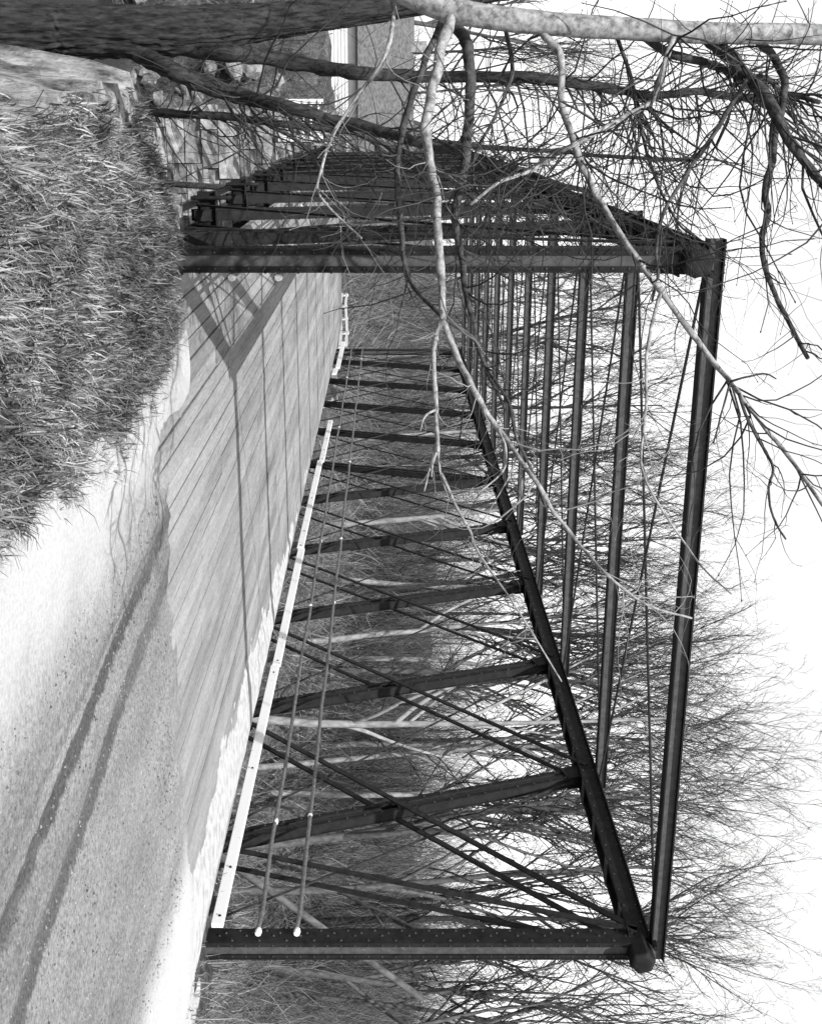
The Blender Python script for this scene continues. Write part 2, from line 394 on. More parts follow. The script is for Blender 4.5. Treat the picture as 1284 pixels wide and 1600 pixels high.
# approach road: slightly rutted sheet that runs up to the plank ends
def road_z(x, y):
    z = 0.012 + 0.012 * nz(x, y, 1.3, 5) + 0.006 * nz(x, y, 5, 2)
    k = (y - 4.6) / 3.8
    for a, b, hw in ((3.42, 2.97, 0.09), (3.92, 3.36, 0.1)):
        xc = a + (b - a) * k
        z -= 0.018 * math.exp(-((x - xc) / hw) ** 2)
    z += 0.035 * sm(6.1, 6.7, x + 0.3 * nz(x, y, 0.8, 9)) * sm(7.9, 7.0, x)
    z += 0.05 * sm(2.5, 2.0, x)
    z -= 0.12 * sm(7.0, 7.9, x + 0.25 * nz(x, y, 1.1, 4)) + 0.2 * sm(1.75, 1.3, x)
    return z
rx = axis([(1.2, 8.1, 0.06)]); ry = axis([(-20, 2, 1.5), (2, YD - 0.4, 0.08), (YD - 0.4, YD + 1.7, 0.05)])
rv = []
for y in ry:
    for x in rx:
        yy = y
        z = road_z(x, y)
        if y > YD - 0.4: z = max(z, 0.008) - 0.055 * sm(YD - 0.1, YD + 0.9, y + 0.7 * sm(3.0, 1.6, x) + 0.45 * nz(x, y, 1.0, 6) + 0.3 * nz(x * 1.5, y * 0.6, 4.0, 3) + 0.15 * nz(x, y, 11, 5)) + 0.004
        rv.append((x, yy, z))
nx = len(rx)
me = bpy.data.meshes.new('gravel_road'); me.from_pydata(rv, [], [(j*nx+i, j*nx+i+1, (j+1)*nx+i+1, (j+1)*nx+i) for j in range(len(ry)-1) for i in range(nx-1)])
me.update(); tag(obj('gravel_road', me, M['road'], smooth=True), kind='structure')

# far road past the bridge
fr = MB()
ys = axis([(YE + 1.2, 66, 1.5)])
def far_c(y): return (XR + XL) / 2 + 14 * sm(55, 100, y) ** 1.3 * (y - 55) / 30 if y > 55 else (XR + XL) / 2
for y in ys:
    c = far_c(y)
    for o in (-2.9, -1.4, 0, 1.4, 2.9):
        fr.v.append(Vector((c + o, y, max(height(c + o, y), -0.055 - 0.75 * sm(44, 56, y)) + 0.05)))
for j in range(len(ys) - 1):
    for i in range(4):
        a = j * 5 + i; fr.f.append((a, a + 1, a + 6, a + 5))
tag(fr.build('far_road', M['farroad'], smooth=True), kind='structure')

# ------------------------------------------------------------------ bridge
bridge = empty('truss_bridge', ((XL + XR) / 2, Y0, 0))
tag(bridge, 'dark riveted iron through truss bridge with leaning posts and plank deck', 'bridge')
bridge_off = Vector(bridge.location)
def part(mb, name, mat, parent=bridge, bevel=0, smooth=False, kind=None):
    root = bridge_off if parent is not None else Vector((0, 0, 0))
    mb.v = [p - root for p in mb.v]
    o = mb.build(name, mat, parent, smooth, bevel)
    if kind: o['kind'] = kind
    return o
VX, VY, VZ = Vector((1, 0, 0)), Vector((0, 1, 0)), Vector((0, 0, 1))
ZC0, ZC1 = 4.02, 4.22          # top chord
ZB = -0.55                     # bottom chord
def node_t(i, x): return Vector((x, Y0 + i * P, (ZC0 + ZC1) / 2))
def node_b(i, x): return Vector((x, Y0 + i * P, ZB))
def rivet(mb, c, nrm, r=0.014):
    t = nrm.orthogonal().normalized(); b = nrm.cross(t); n = len(mb.v)
    for rr, hh in ((r, 0), (r * 0.6, r * 0.75)):
        for k in range(6):
            a = k * PI / 3; mb.v.append(c + t * (rr * math.cos(a)) + b * (rr * math.sin(a)) + nrm * hh)
    mb.f += [(n + k, n + (k+1) % 6, n + 6 + (k+1) % 6, n + 6 + k) for k in range(6)] + [tuple(n + 6 + k for k in range(6))]

for side, xt in ((1, XR), (-1, XL)):
    inn = VX * (-side)                       # towards the roadway
    # end posts: vertical box columns, plates with staggered rivets, recessed channel on the portal side
    for yi, sgn in ((0, -1), (10, 1)):
        y = Y0 + yi * P; p0 = Vector((xt, y, ZB)); p1 = Vector((xt, y, ZC0 + 0.01))
        mb = MB()
        mb.quad_box(p0, p1, VX, VY, -0.095, -0.080, -0.11, 0.11)
        mb.quad_box(p0, p1, VX, VY, 0.080, 0.095, -0.11, 0.11)
        mb.quad_box(p0, p1, VX, VY, -0.080, 0.080, 0.058, 0.070)
        for s2 in (-1, 1):
            mb.quad_box(p0, p1, VX, VY, min(s2*0.080, s2*0.045), max(s2*0.080, s2*0.045), -0.104, -0.092)
            mb.quad_box(p0, p1, VX, VY, min(s2*0.080, s2*0.045), max(s2*0.080, s2*0.045), 0.092, 0.104)
        post = part(mb, 'end_post', M['steel'])
        mb = MB()
        mb.quad_box(p0, p1, VX, VY, -0.0795, 0.0795, -0.078, -0.060)
        part(mb, 'web_plate', M['steel_grey'], post).parent = post
        rb = MB()
        k = 0; z = 0.1
        while z < 4.0:
            for sx in (-1, 1):
                rivet(rb, Vector((xt + sx * 0.095, y + (-0.07 if k % 2 else 0.0), z)), VX * sx)
                rivet(rb, Vector((xt + sx * 0.095, y + (0.075 if k % 2 else 0.04), z + 0.06)), VX * sx)
            for sx in (-1, 1): rivet(rb, Vector((xt + sx * 0.062, y - 0.104, z)), -VY, 0.012)
            z += 0.13; k += 1
        r = part(rb, 'rivets', M['rivet'], post); r['kind'] = 'stuff'
        # cast joint block over the post
        mb = MB(); mb.tube([Vector((xt, y + sgn*0.30, 4.115)), Vector((xt, y + sgn*0.28, 4.115)), Vector((xt, y - sgn*0.18, 4.115)), Vector((xt, y - sgn*0.2, 4.115))], [0.09, 0.125, 0.125, 0.11], 6)
        jb = part(mb, 'joint_casting', M['steel'], bridge, 0.008)
        mb = MB(); mb.tube([Vector((xt - side*0.10, y + sgn*0.10, 4.25)), Vector((xt - side*0.10, y + sgn*0.2, 4.25))], 0.03, 6)
        part(mb, 'nut', M['steel'], jb)
        # foot
        mb = MB(); mb.box(xt - 0.2, xt + 0.2, y - 0.28, y + 0.28, ZB - 0.06, ZB + 0.05); mb.box(xt - 0.3, xt + 0.3, y - 0.36, y + 0.36, ZB - 0.12, ZB - 0.063)
        part(mb, 'bearing_shoe', M['steel'], bridge, 0.01)
    # inclined posts
    for k in range(10):
        ib = 0.5 + k; it = k + 1 if k < 5 else k
        b, t = node_b(ib, xt), node_t(it, xt)
        t = t - VZ * 0.08
        d = (t - b).normalized(); L = (t - b).length
        s_ = inn                                    # axis towards roadway
        q = d.cross(s_).normalized()
        if q.y > 0: q = -q                          # q points back towards the near end
        mb = MB()
        for qa, qb in ((-0.105, -0.050), (0.050, 0.105)):
            for sa, sb in ((0.052, 0.065), (-0.065, -0.052)):
                mb.quad_box(b, t, s_, q, sa, sb, qa, qb)
        for qa, qb in ((-0.093, -0.081), (0.081, 0.093)):
            mb.quad_box(b, t, s_, q, -0.0515, 0.0515, qa, qb)
        o = part(mb, 'leaning_post', M['steel'])
        mb = MB(); cut = 0.50 * L
        for a_, b_ in ((0.0, cut - 0.1), (cut + 0.10, L)):
            mb.quad_box(b + d*a_, b + d*b_, s_, q, 0.020, 0.032, -0.0805, 0.0805)
        mb.quad_box(b, t, s_, q, -0.032, -0.020, -0.0805, 0.0805)
        part(mb, 'web_plate', M['steel_grey'], o).parent = o
        rb = MB(); z = 0.55
        while z < L - 0.15:
            for qq in (-0.078, 0.078):
                for ss in (1, -1): rivet(rb, b + d * (z + (0.07 if qq > 0 else 0)) + q * qq + s_ * (0.065 * ss), s_ * ss, 0.014)
            z += 0.21
        r = part(rb, 'rivets', M['rivet'], o); r['kind'] = 'stuff'
        mb = MB()
        for ss in (-1, 1): mb.quad_box(t - d*0.22, t + d*0.12, s_, q, min(0.0665*ss, 0.08*ss), max(0.0665*ss, 0.08*ss), -0.12, 0.12)
        part(mb, 'gusset_plate', M['steel'], o)
    # top chord: two channels with cover plate and tie plates beneath
    mb = MB(); a, b = Vector((xt, Y0 - 0.02, 0)), Vector((xt, YE + 0.02, 0))
    for sx in (-1, 1):
        mb.quad_box(a, b, VX, VZ, min(sx*0.085, sx*0.1), max(sx*0.085, sx*0.1), ZC0, ZC1 - 0.012)
        mb.quad_box(a, b, VX, VZ, min(sx*0.1005, sx*0.14), max(sx*0.1005, sx*0.14), ZC0, ZC0 + 0.012)
    mb.quad_box(a, b, VX, VZ, -0.14, 0.14, ZC1 - 0.0115, ZC1)
    tc = part(mb, 'top_chord', M['steel'])
    mb = MB()
    for k in range(40):
        y = Y0 + 0.4 + k * P / 4
        mb.box(xt - 0.135, xt + 0.135, y - 0.07, y + 0.07, ZC0 - 0.012, ZC0 - 0.002)
    part(mb, 'tie_plates', M['steel_grey'], tc)['kind'] = 'stuff'
    rb = MB(); z = 0.2
    while z < 31:
        rivet(rb, Vector((xt - side * 0.1, Y0 + z, ZC1 - 0.04)), inn, 0.013); rivet(rb, Vector((xt - side * 0.1, Y0 + z, ZC0 + 0.04)), inn, 0.013); z += 0.26
    part(rb, 'rivets', M['rivet'], tc)['kind'] = 'stuff'
    # bottom chord bars
    for o in (-0.13, 0.13):
        part(MB().bar(Vector((xt + o, Y0, ZB)), Vector((xt + o, YE, ZB)), 0.03, 0.12), 'bottom_chord_bar', M['steel'])
    # diagonals (pairs) and counters
    diag = [(0, 0.5, 0.062), (0, 1.5, 0.066), (1, 2.5, 0.056), (2, 3.5, 0.048), (3, 4.5, 0.042), (4, 5.5, 0.034)]
    diag += [(10 - a, 10 - b, c) for a, b, c in diag]
    for a, b, wd in diag:
        for o in (-0.115, 0.115):
            pa = node_t(a, xt + o) + VY * (0.06 if b > a else -0.06); pb = node_b(b, xt + o) + VY * (0.05 if b > a else -0.05)
            part(MB().bar(pa, pb, 0.022, wd), 'diagonal_bar', M['rod'])
    cnt = [(0, 1), (0.5, 2), (1.5, 3), (2.5, 4), (3.5, 5)]
    cnt += [(10 - a, 10 - b) for a, b in cnt]
    for a, b in cnt:
        part(MB().tube([node_b(a, xt), node_t(b, xt)], 0.014, 6), 'counter_rod', M['rod'])
    # pipe rails with white clamps
    xr = xt - side * 0.14
    for z in (0.475, 0.845):
        pts = [Vector((xr, Y0 - 0.02, z - 0.015)), Vector((xr, Y0 + 0.12, z + 0.0)), Vector((xr, Y0 + 0.3, z + 0.01))]
        for k in range(1, 21): pts.append(Vector((xr + 0.012 * math.sin(k * 1.7 + z * 9), Y0 + k * P / 2, z + 0.010 * math.sin(k * 2.3 + z * 5) + 0.004 * k / 20)))
        pipe = part(MB().tube(pts, 0.0225, 8), 'rail_pipe', M['pipe'], smooth=True)
        spots = [Y0]
        for k in range(10):
            ib = 0.5 + k; it = k + 1 if k < 5 else k
            tpar = (z - ZB) / ((ZC0 + ZC1) / 2 - ZB)
            spots.append(Y0 + P * (ib + (it - ib) * tpar))
        for j, y in enumerate(spots):
            mb = MB()
            r = 0.025 if j else 0.031
            mb.tube([Vector((xr, y - 0.035, z)), Vector((xr, y, z + 0.002)), Vector((xr, y + 0.045, z + 0.005))], [r, r * 1.15, r * 0.8], 7)
            mb.bar(Vector((xr, y, z)), Vector((xt - side * 0.094, y, z - 0.005)), 0.024, 0.024, VY)
            part(mb, 'clamp', M['white'] if j % 3 != 2 else M['pipe'], pipe, 0.004)

# overhead struts: rolled beams lying on the chords, portal strut first
for k in range(11):
    y = Y0 + k * P; z0, z1 = ZC1 + (0.002 if 0 < k < 10 else 0.014), 4.35 + (0.02 if k in (0, 10) else 0)
    hw = 0.055 if k else 0.07
    a, b = Vector((XL - 0.16, y, 0)), Vector((XR + 0.16, y, 0))
    mb = MB()
    mb.quad_box(a, b, VY, VZ, -hw, hw, z1 - 0.014, z1).quad_box(a, b, VY, VZ, -hw, hw, z0, z0 + 0.012)
    st = part(mb, 'portal_strut' if k in (0, 10) else 'overhead_strut', M['steel'])
    part(MB().quad_box(a, b, VY, VZ, -0.02, 0.02, z0 + 0.0125, z1 - 0.0145), 'web_plate', M['steel_grey'], st)
    rb = MB()
    for x in (XL, XR):
        for dx in (-0.1, -0.04, 0.04, 0.1): rivet(rb, Vector((x + dx, y - hw * 0.7, z1)), VZ, 0.014)
    part(rb, 'rivets', M['rivet'], st)['kind'] = 'stuff'
for k in range(10):
    for xa, xb in ((XL, XR), (XR, XL)):
        zz = 4.262 if xa == XL else 4.295
        part(MB().tube([Vector((xa, Y0 + k * P + 0.06, zz)), Vector((xb, Y0 + (k + 1) * P - 0.06, zz))], 0.013, 6), 'lateral_rod', M['rod'])

# floor beams with hangers below the deck
for k in [0] + [i + 0.5 for i in range(10)] + [10]:
    y = Y0 + k * P
    a, b = Vector((XL - 0.27, y, 0)), Vector((XR + 0.27, y, 0))
    mb = MB().quad_box(a, b, VY, VZ, -0.07, 0.07, -0.48, -0.465).quad_box(a, b, VY, VZ, -0.01, 0.01, -0.4645, -0.2755).quad_box(a, b, VY, VZ, -0.07, 0.07, -0.275, -0.26)
    fb = part(mb, 'floor_beam', M['steel'])
    for x in (XL - 0.2, XR + 0.2):
        pts = [Vector((x, y - 0.09, -0.55)), Vector((x, y - 0.09, -0.2))] + [Vector((x, y - 0.09 * math.cos(t * PI / 6), -0.2 + 0.09 * math.sin(t * PI / 6))) for t in range(1, 6)] + [Vector((x, y + 0.09, -0.2)), Vector((x, y + 0.09, -0.55))]
        part(MB().tube(pts, 0.022, 6), 'hanger_loop', M['steel'], fb)
for i in range(8):
    x = XL + 0.45 + i * (XR - XL - 0.9) / 7
    part(MB().box(x - 0.06, x + 0.06, YD, YE + 1.2, -0.255, -0.078), 'stringer', M['bark_grey'])

# deck planks, laid along the bridge
random.seed(4)
PW = 0.1875; x = 1.22; col = 0; np_ = 0
plank_mesh = {}
while x < 7.08 and np_ < 298:
    y = YD + random.uniform(-0.03, 0.03); first = True
    while y < YE + 1.1:
        L = random.choice((4.27, 4.88, 5.49, 4.88))
        if first: L *= random.choice((0.4, 0.7, 1.0))
        first = False
        if y + L > YE + 0.6: L = YE + 1.15 - y
        L = round(L, 2); wd = 0.168 if x < 2.5 else 0.177 if x < 3.3 else 0.1845
        wd = round(wd + random.choice((-0.003, 0, 0.002)), 4)
        key = (L, wd)
        if key not in plank_mesh:
            mb = MB().box(-wd/2, wd/2, 0, L - 0.012, -0.075, 0)
            # eased top edges
            me_ = mb.mesh('plank'); me_.materials.append(M['plank']); plank_mesh[key] = me_
        o = bpy.data.objects.new('plank', plank_mesh[key]); C.objects.link(o); o.parent = bridge
        o.location = Vector((x + PW/2, y, random.uniform(-0.009, 0.002) if x < 3.4 else random.uniform(-0.003, 0.002))) - bridge_off
        o.rotation_euler = (random.uniform(-0.0006, 0.0006), random.uniform(-0.012, 0.012), random.uniform(-0.0008, 0.0008))
        y += L; np_ += 1
    x += PW; col += 1

# low white guard boards along the right-hand truss
gb = []
xs = XR - 0.30
def gz(y): return 0.105 + 0.125 * (y - Y0) / (6.4 * P)
cuts = [-0.12, 5.6, 10.3, 16.2, 20.1]
for i in range(4):
    ya, yb = Y0 + cuts[i], Y0 + cuts[i+1] - 0.02
    off = (0.0, 0.03, -0.01, 0.04)[i]; dz = (0, 0.015, -0.01, 0.02)[i]
    mb = MB().bar(Vector((xs + off, ya, gz(ya) + dz)), Vector((xs + off + (0.03, -0.04, 0.04, 0.02)[i], yb, gz(yb) + dz)), 0.05, 0.115)
    g = part(mb, 'guard_board', M['white'], bevel=0.006)
    rb = MB()
    for yb_ in (ya + 0.12, ya + 0.9, (ya + yb) / 2, yb - 0.3): rivet(rb, Vector((xs + off - 0.0245, yb_, gz(yb_) + dz + 0.01)), -VX, 0.016)
    part(rb, 'bolt', M['steel'], g)['kind'] = 'stuff'
    part(MB().box(xs + 0.03, xs + 0.13, ya + 0.3, ya + 0.5, 0.0, gz(ya) + 0.04), 'guard_block', M['bark_grey'], g)
for ya, yb, z in ((Y0 + 8.6 * P, YE + 0.2, 0.17), (Y0 + 8.3 * P, Y0 + 8.55 * P, 0.1)):
    part(MB().bar(Vector((xs, ya, z)), Vector((xs, yb, z + 0.02)), 0.05, 0.13), 'guard_board', M['white'])

# pale sand drifted along the right edge of the deck
random.seed(9)
dr = MB(); dx = axis([(5.5, 7.3, 0.04)]); dy = axis([(YD - 0.4, Y0 + 22, 0.06)])
for y in dy:
    tt = (y - YD) / 24
    for x in dx:
        edge = 6.35 + 0.95 * sm(0, 0.75, tt) + 0.35 * nz(x, y, 0.7, 3) + 0.22 * nz(x * 2, y * 0.6, 1.6, 8) + 0.22 * nz(x, y * 0.6, 5, 4) + 0.12 * nz(x, y, 13, 1)
        z = -0.03 + 0.058 * sm(edge - 0.55, edge + 0.3, x) - 0.06 * sm(7.06, 7.3, x + 0.1 * nz(x, y, 1.5, 2)) + 0.008 * nz(x, y, 4, 2)
        z -= 0.02 * sm(0.4, 1.0, tt)
        dr.v.append(Vector((x, y, z)))
k = len(dx)
dr.f = [(j*k+i, j*k+i+1, (j+1)*k+i+1, (j+1)*k+i) for j in range(len(dy)-1) for i in range(k-1)]
tag(dr.build('sand_drift', M['sand'], smooth=True), 'pale sand drifted along the edge of the deck below the white guard boards', 'sand', kind='stuff')

# ------------------------------------------------------------------ far abutment of cut stone
random.seed(21)
ab = empty('stone_abutment', (4, 41.2, WATER))
tag(ab, 'coursed cut stone abutment wall under the far end of the bridge', 'abutment')
ao = Vector(ab.location)
stone_var = []
for vnt in range(10):
    mb = MB().box(-0.5, 0.5, -0.5, 0.5, -0.5, 0.5)
    import bmesh
    bm = bmesh.new(); me_ = mb.mesh('stone'); bm.from_mesh(me_)
    bmesh.ops.subdivide_edges(bm, edges=bm.edges[:], cuts=2, use_grid_fill=True)
    for v in bm.verts:
        if v.co.y < -0.4: v.co.y += random.uniform(-0.22, 0.12)
        v.co.x *= random.uniform(0.97, 1.0); v.co.z *= random.uniform(0.93, 1.0)
    bm.to_mesh(me_); bm.free(); me_.materials.append(M['stone']); stone_var.append(me_)
z = WATER - 0.4
while z < -0.5:
    ch = random.choice((0.42, 0.55, 0.62, 0.72)); x = -0.35 + random.uniform(-0.2, 0.1)
    while x < 8.6:
        L = random.uniform(0.6, 1.9)
        o = bpy.data.objects.new('stone', random.choice(stone_var)); C.objects.link(o); o.parent = ab
        o.location = Vector((x + L/2, 41.6 + random.uniform(-0.07, 0.07), z + ch/2)) - ao
        o.scale = (L - 0.016, 0.5, ch - 0.014)
        x += L
    z += ch

mb = MB().box(-0.3, 8.55, 41.46, 42.2, WATER - 0.5, -0.32); mb.v = [p - ao for p in mb.v]; mb.build('mortar_core', M['rock'], ab)
# boulders of the far river bank
def rock_mesh(seed):
    random.seed(seed); bm = bmesh.new(); bmesh.ops.create_icosphere(bm, subdivisions=3, radius=1)
    o = random.uniform(0, 50)
    for v in bm.verts:
        cell = noise.cell_vector(v.co * 1.3 + Vector((o, 0, 0)))
        v.co *= 1 + 0.5 * noise.noise(v.co * 0.9 + Vector((o, 0, 0))) + 0.22 * noise.noise(v.co * 2.6 + Vector((0, o, 0))) + 0.22 * (cell.x - 0.5)
        v.co.z *= 0.7
    me_ = bpy.data.meshes.new('boulder'); bm.to_mesh(me_); bm.free(); me_.materials.append(M['rock']); return me_
rocks = [rock_mesh(i) for i in range(6)]
random.seed(33)
for k in range(46):
    x = random.uniform(-5.5, 0.2); y = y_far(x) + random.uniform(-0.6, 7.5) ; s = random.choice((0.18, 0.25, 0.32, 0.42, 0.55))
    o = bpy.data.objects.new('boulder', rocks[k % 6]); C.objects.link(o)
    o.location = (x, y, height(x, y) + s * 0.2); o.scale = (s, s * random.uniform(0.7, 1.2), s * random.uniform(0.8, 1.3)); o.rotation_euler = (random.uniform(-.4, .4), random.uniform(-.4, .4), random.uniform(0, 6))
    tag(o, 'rough boulder among the tumbled rocks on the river bank beside the stone abutment', 'boulder', 'tumbled rocks on the far river bank')

# ------------------------------------------------------------------ house beyond the river, far fence, pole
hs = empty('house', (-3.2, 72, height(-3.2, 72)))
tag(hs, 'white clapboard house with grey shingle roof beyond the far end of bridge', 'house')
ho = Vector(hs.location); HX0, HX1, HY0, HY1, HE, HR = -8.0, 2.2, 70, 77.5, 0.15, 3.15
def hpart(mb, name, mat, parent=hs):
    mb.v = [p - ho for p in mb.v]; return mb.build(name, mat, parent)
mb = MB().box(HX0, HX1, HY0, HY1, -3.4, HE)
n0 = len(mb.v); ym = (HY0 + HY1) / 2
for x in (HX0, HX1): mb.v += [Vector((x, HY0, HE)), Vector((x, HY1, HE)), Vector((x, ym, HR - 0.15))]
mb.f += [(n0, n0+1, n0+2), (n0+3, n0+5, n0+4)]
wall = hpart(mb, 'wall', M['housewhite'])
mb = MB()
for i in range(18):
    z = -3.3 + i * 0.19
    mb.box(HX0, HX1, HY0 - 0.025, HY0 - 0.002, z, z + 0.02)
hpart(mb, 'clapboards', M['housewhite'], wall)['kind'] = 'stuff'
mb = MB()
for s2 in (-1, 1):
    a, b = Vector((0, ym + s2 * (ym - HY0 + 0.4), HE - 0.16)), Vector((0, ym, HR))
    d = (b - a); q = Vector((0, -d.z, d.y)).normalized()
    if q.z < 0: q = -q
    mb.quad_box(a, b, VX, q, HX0 - 0.3, HX1 + 0.3, 0.0, 0.1)
roof = hpart(mb, 'roof', M['roof'])
hpart(MB().box(-4.4, -3.8, ym - 0.3, ym + 0.3, HR - 0.4, HR + 0.8), 'chimney', M['stone'], roof)
for x in (-6.6,):
    wn = hpart(MB().box(x - 0.42, x + 0.42, HY0 - 0.06, HY0 - 0.001, -1.75, -0.45), 'window', M['housewhite'])
    hpart(MB().box(x - 0.35, x - 0.02, HY0 - 0.07, HY0 - 0.061, -1.68, -0.52), 'pane', M['glass'], wn)
    hpart(MB().box(x + 0.02, x + 0.35, HY0 - 0.07, HY0 - 0.061, -1.68, -0.52), 'pane', M['glass'], wn)

fe = empty('roadside_fence', (XR, YE + 0.3, -0.3))
tag(fe, 'low white two rail fence along the road past the far end', 'fence')
fo = Vector(fe.location)
def fpart(mb, name, o_, parent):
    mb.v = [p - o_ for p in mb.v]; return mb.build(name, M['white'], parent)
def slope(y): return -0.42 * sm(YE, YE + 14, y)
for z in (0.27, 0.05):
    for i in range(4):
        ya, yb = YE + 0.3 + i * 3.4, YE + 0.3 + (i + 1) * 3.4 - 0.02
        fpart(MB().bar(Vector((XR - 0.1, ya, z + slope(ya))), Vector((XR - 0.1, yb, z + slope(yb))), 0.04, 0.10), 'rail', fo, fe)
for i in range(5):
    y = YE + 0.36 + i * 3.4
    fpart(MB().box(XR - 0.07, XR + 0.03, y - 0.05, y + 0.05, -1.2, 0.34 + slope(y)), 'post', fo, fe)
fe = empty('roadside_fence', (XL - 0.4, YE + 0.5, -0.3))
tag(fe, 'white rail fence on the house side of the road past stone abutment', 'fence')
fo = Vector(fe.location)
for z in (-0.55, -0.8, -1.05):
    fpart(MB().bar(Vector((XL - 1.7, YE + 0.6, z)), Vector((XL - 0.5, YE + 0.5, z)), 0.05, 0.06), 'rail', fo, fe)
for x in (XL - 1.65, XL - 0.5):
    fpart(MB().box(x - 0.09, x + 0.09, YE + 0.62, YE + 0.8, -1.9, -0.4), 'post', fo, fe)

a = at(279, 190, 36.5); b = at(294, 372, 36.0)
pm = MB().tube([a, a.lerp(b, 0.5) + Vector((0.03, 0, 0)), b], [0.11, 0.1, 0.09], 7)
tag(pm.build('pole', M['bark_dark'], smooth=True), 'slender dark pole standing in front of the stone abutment', 'pole')

# ------------------------------------------------------------------ trees
def tree_meshes(seed, H, r0, spread=0.5, fork=0.35, levels=4, lean=0.05, dens=1.0):
    """(trunk+limbs mesh, twig crown mesh) of one bare tree"""
    rnd = random.Random(seed); tr, cr = MB(), MB()
    def grow(p, d, L, r, lev, up_):
        n = (9, 6, 4, 3, 2)[lev]
        pts = [p.copy()]; rad = [r]; dd = d.copy()
        for i in range(n):
            wob = (0.035, 0.11, 0.2, 0.3, 0.4)[lev]
            dd = (dd + Vector((rnd.gauss(0, wob), rnd.gauss(0, wob), rnd.gauss(0, wob * 0.6))) + VZ * up_).normalized()
            pts.append(pts[-1] + dd * (L / n)); rad.append(r * (1 - (i + 1) / n * (0.72 if lev else 0.8)) + 0.001)
        (tr if lev < 2 else cr).tube(pts, rad, (8, 5, 4, 3, 3)[lev], cap=False)
        if lev >= levels: return
        cnt = int((13, 8, 5, 4)[lev] * dens)
        for k in range(cnt):
            if lev == 0: t = fork + (1 - fork) * (k + rnd.random()) / cnt
            else: t = 0.18 + 0.8 * (k + rnd.random()) / cnt
            f = t * n; i = min(n - 1, int(f)); q = pts[i].lerp(pts[i+1], f - i)
            tang = (pts[i+1] - pts[i]).normalized()
            az = rnd.uniform(0, 2 * PI); o = tang.orthogonal().normalized(); o = Matrix.Rotation(az, 3, tang) @ o
            sp = spread * rnd.uniform(0.7, 1.35) * (1.0 if lev else 0.9)
            nd = (tang * math.cos(sp) + o * math.sin(sp)).normalized()
            rr = rad[i] * (0.74 if lev == 0 else 0.68) * rnd.uniform(0.7, 1.05)
            LL = L * ((0.62 if lev == 0 else 0.5) * rnd.uniform(0.6, 1.15)) * (1 - 0.45 * t if lev == 0 else 1 - 0.35 * t)
            grow(q, nd, LL, max(rr, 0.0055), lev + 1, 0.10 if lev < 2 else 0.05)
    grow(Vector((0, 0, -0.3)), Vector((rnd.gauss(0, lean), rnd.gauss(0, lean), 1)).normalized(), H, r0, 0, 0.01)
    return tr.mesh('trunk'), cr.mesh('crown')
variants = []
for i in range(9):
    H = (19, 21, 17, 22, 18, 20, 16, 21, 19)[i]
    t_, c_ = tree_meshes(100 + i, H, (0.2, 0.17, 0.15, 0.24, 0.13, 0.19, 0.12, 0.16, 0.22)[i], (0.55, 0.42, 0.5, 0.6, 0.4, 0.48, 0.45, 0.55, 0.5)[i], (0.3, 0.4, 0.35, 0.25, 0.45, 0.3, 0.4, 0.35, 0.3)[i])
    for q_ in (t_, c_): q_.polygons.foreach_set('use_smooth', [True] * len(q_.polygons))
    variants.append((t_, c_, H))
def place_tree(u, d, var, top_v, pale, spin, lean=0.0):
    b = at(u, 500, d); z = height(b.x, b.y); t_, c_, H = variants[var]
    want = 0.86 * (CAMZ + (top_v - HORIZON) / F * d - z)
    s = want / H
    o = empty('bare_tree', (b.x, b.y, z)); o.rotation_euler = (0, lean, spin); o.scale = (s, s, s)
    for nm, me_, mt in (('trunk', t_, M['bark_pale'] if pale == 2 else M['bark_grey'] if pale == 1 else M['bark_dark']), ('crown', c_, M['twig'])):
        me2 = me_
        ch = bpy.data.objects.new(nm, me2); C.objects.link(ch); ch.parent = o
        if not me2.materials: me2.materials.append(mt)
        ch.material_slots[0].link = 'OBJECT'; ch.material_slots[0].material = mt
    return o
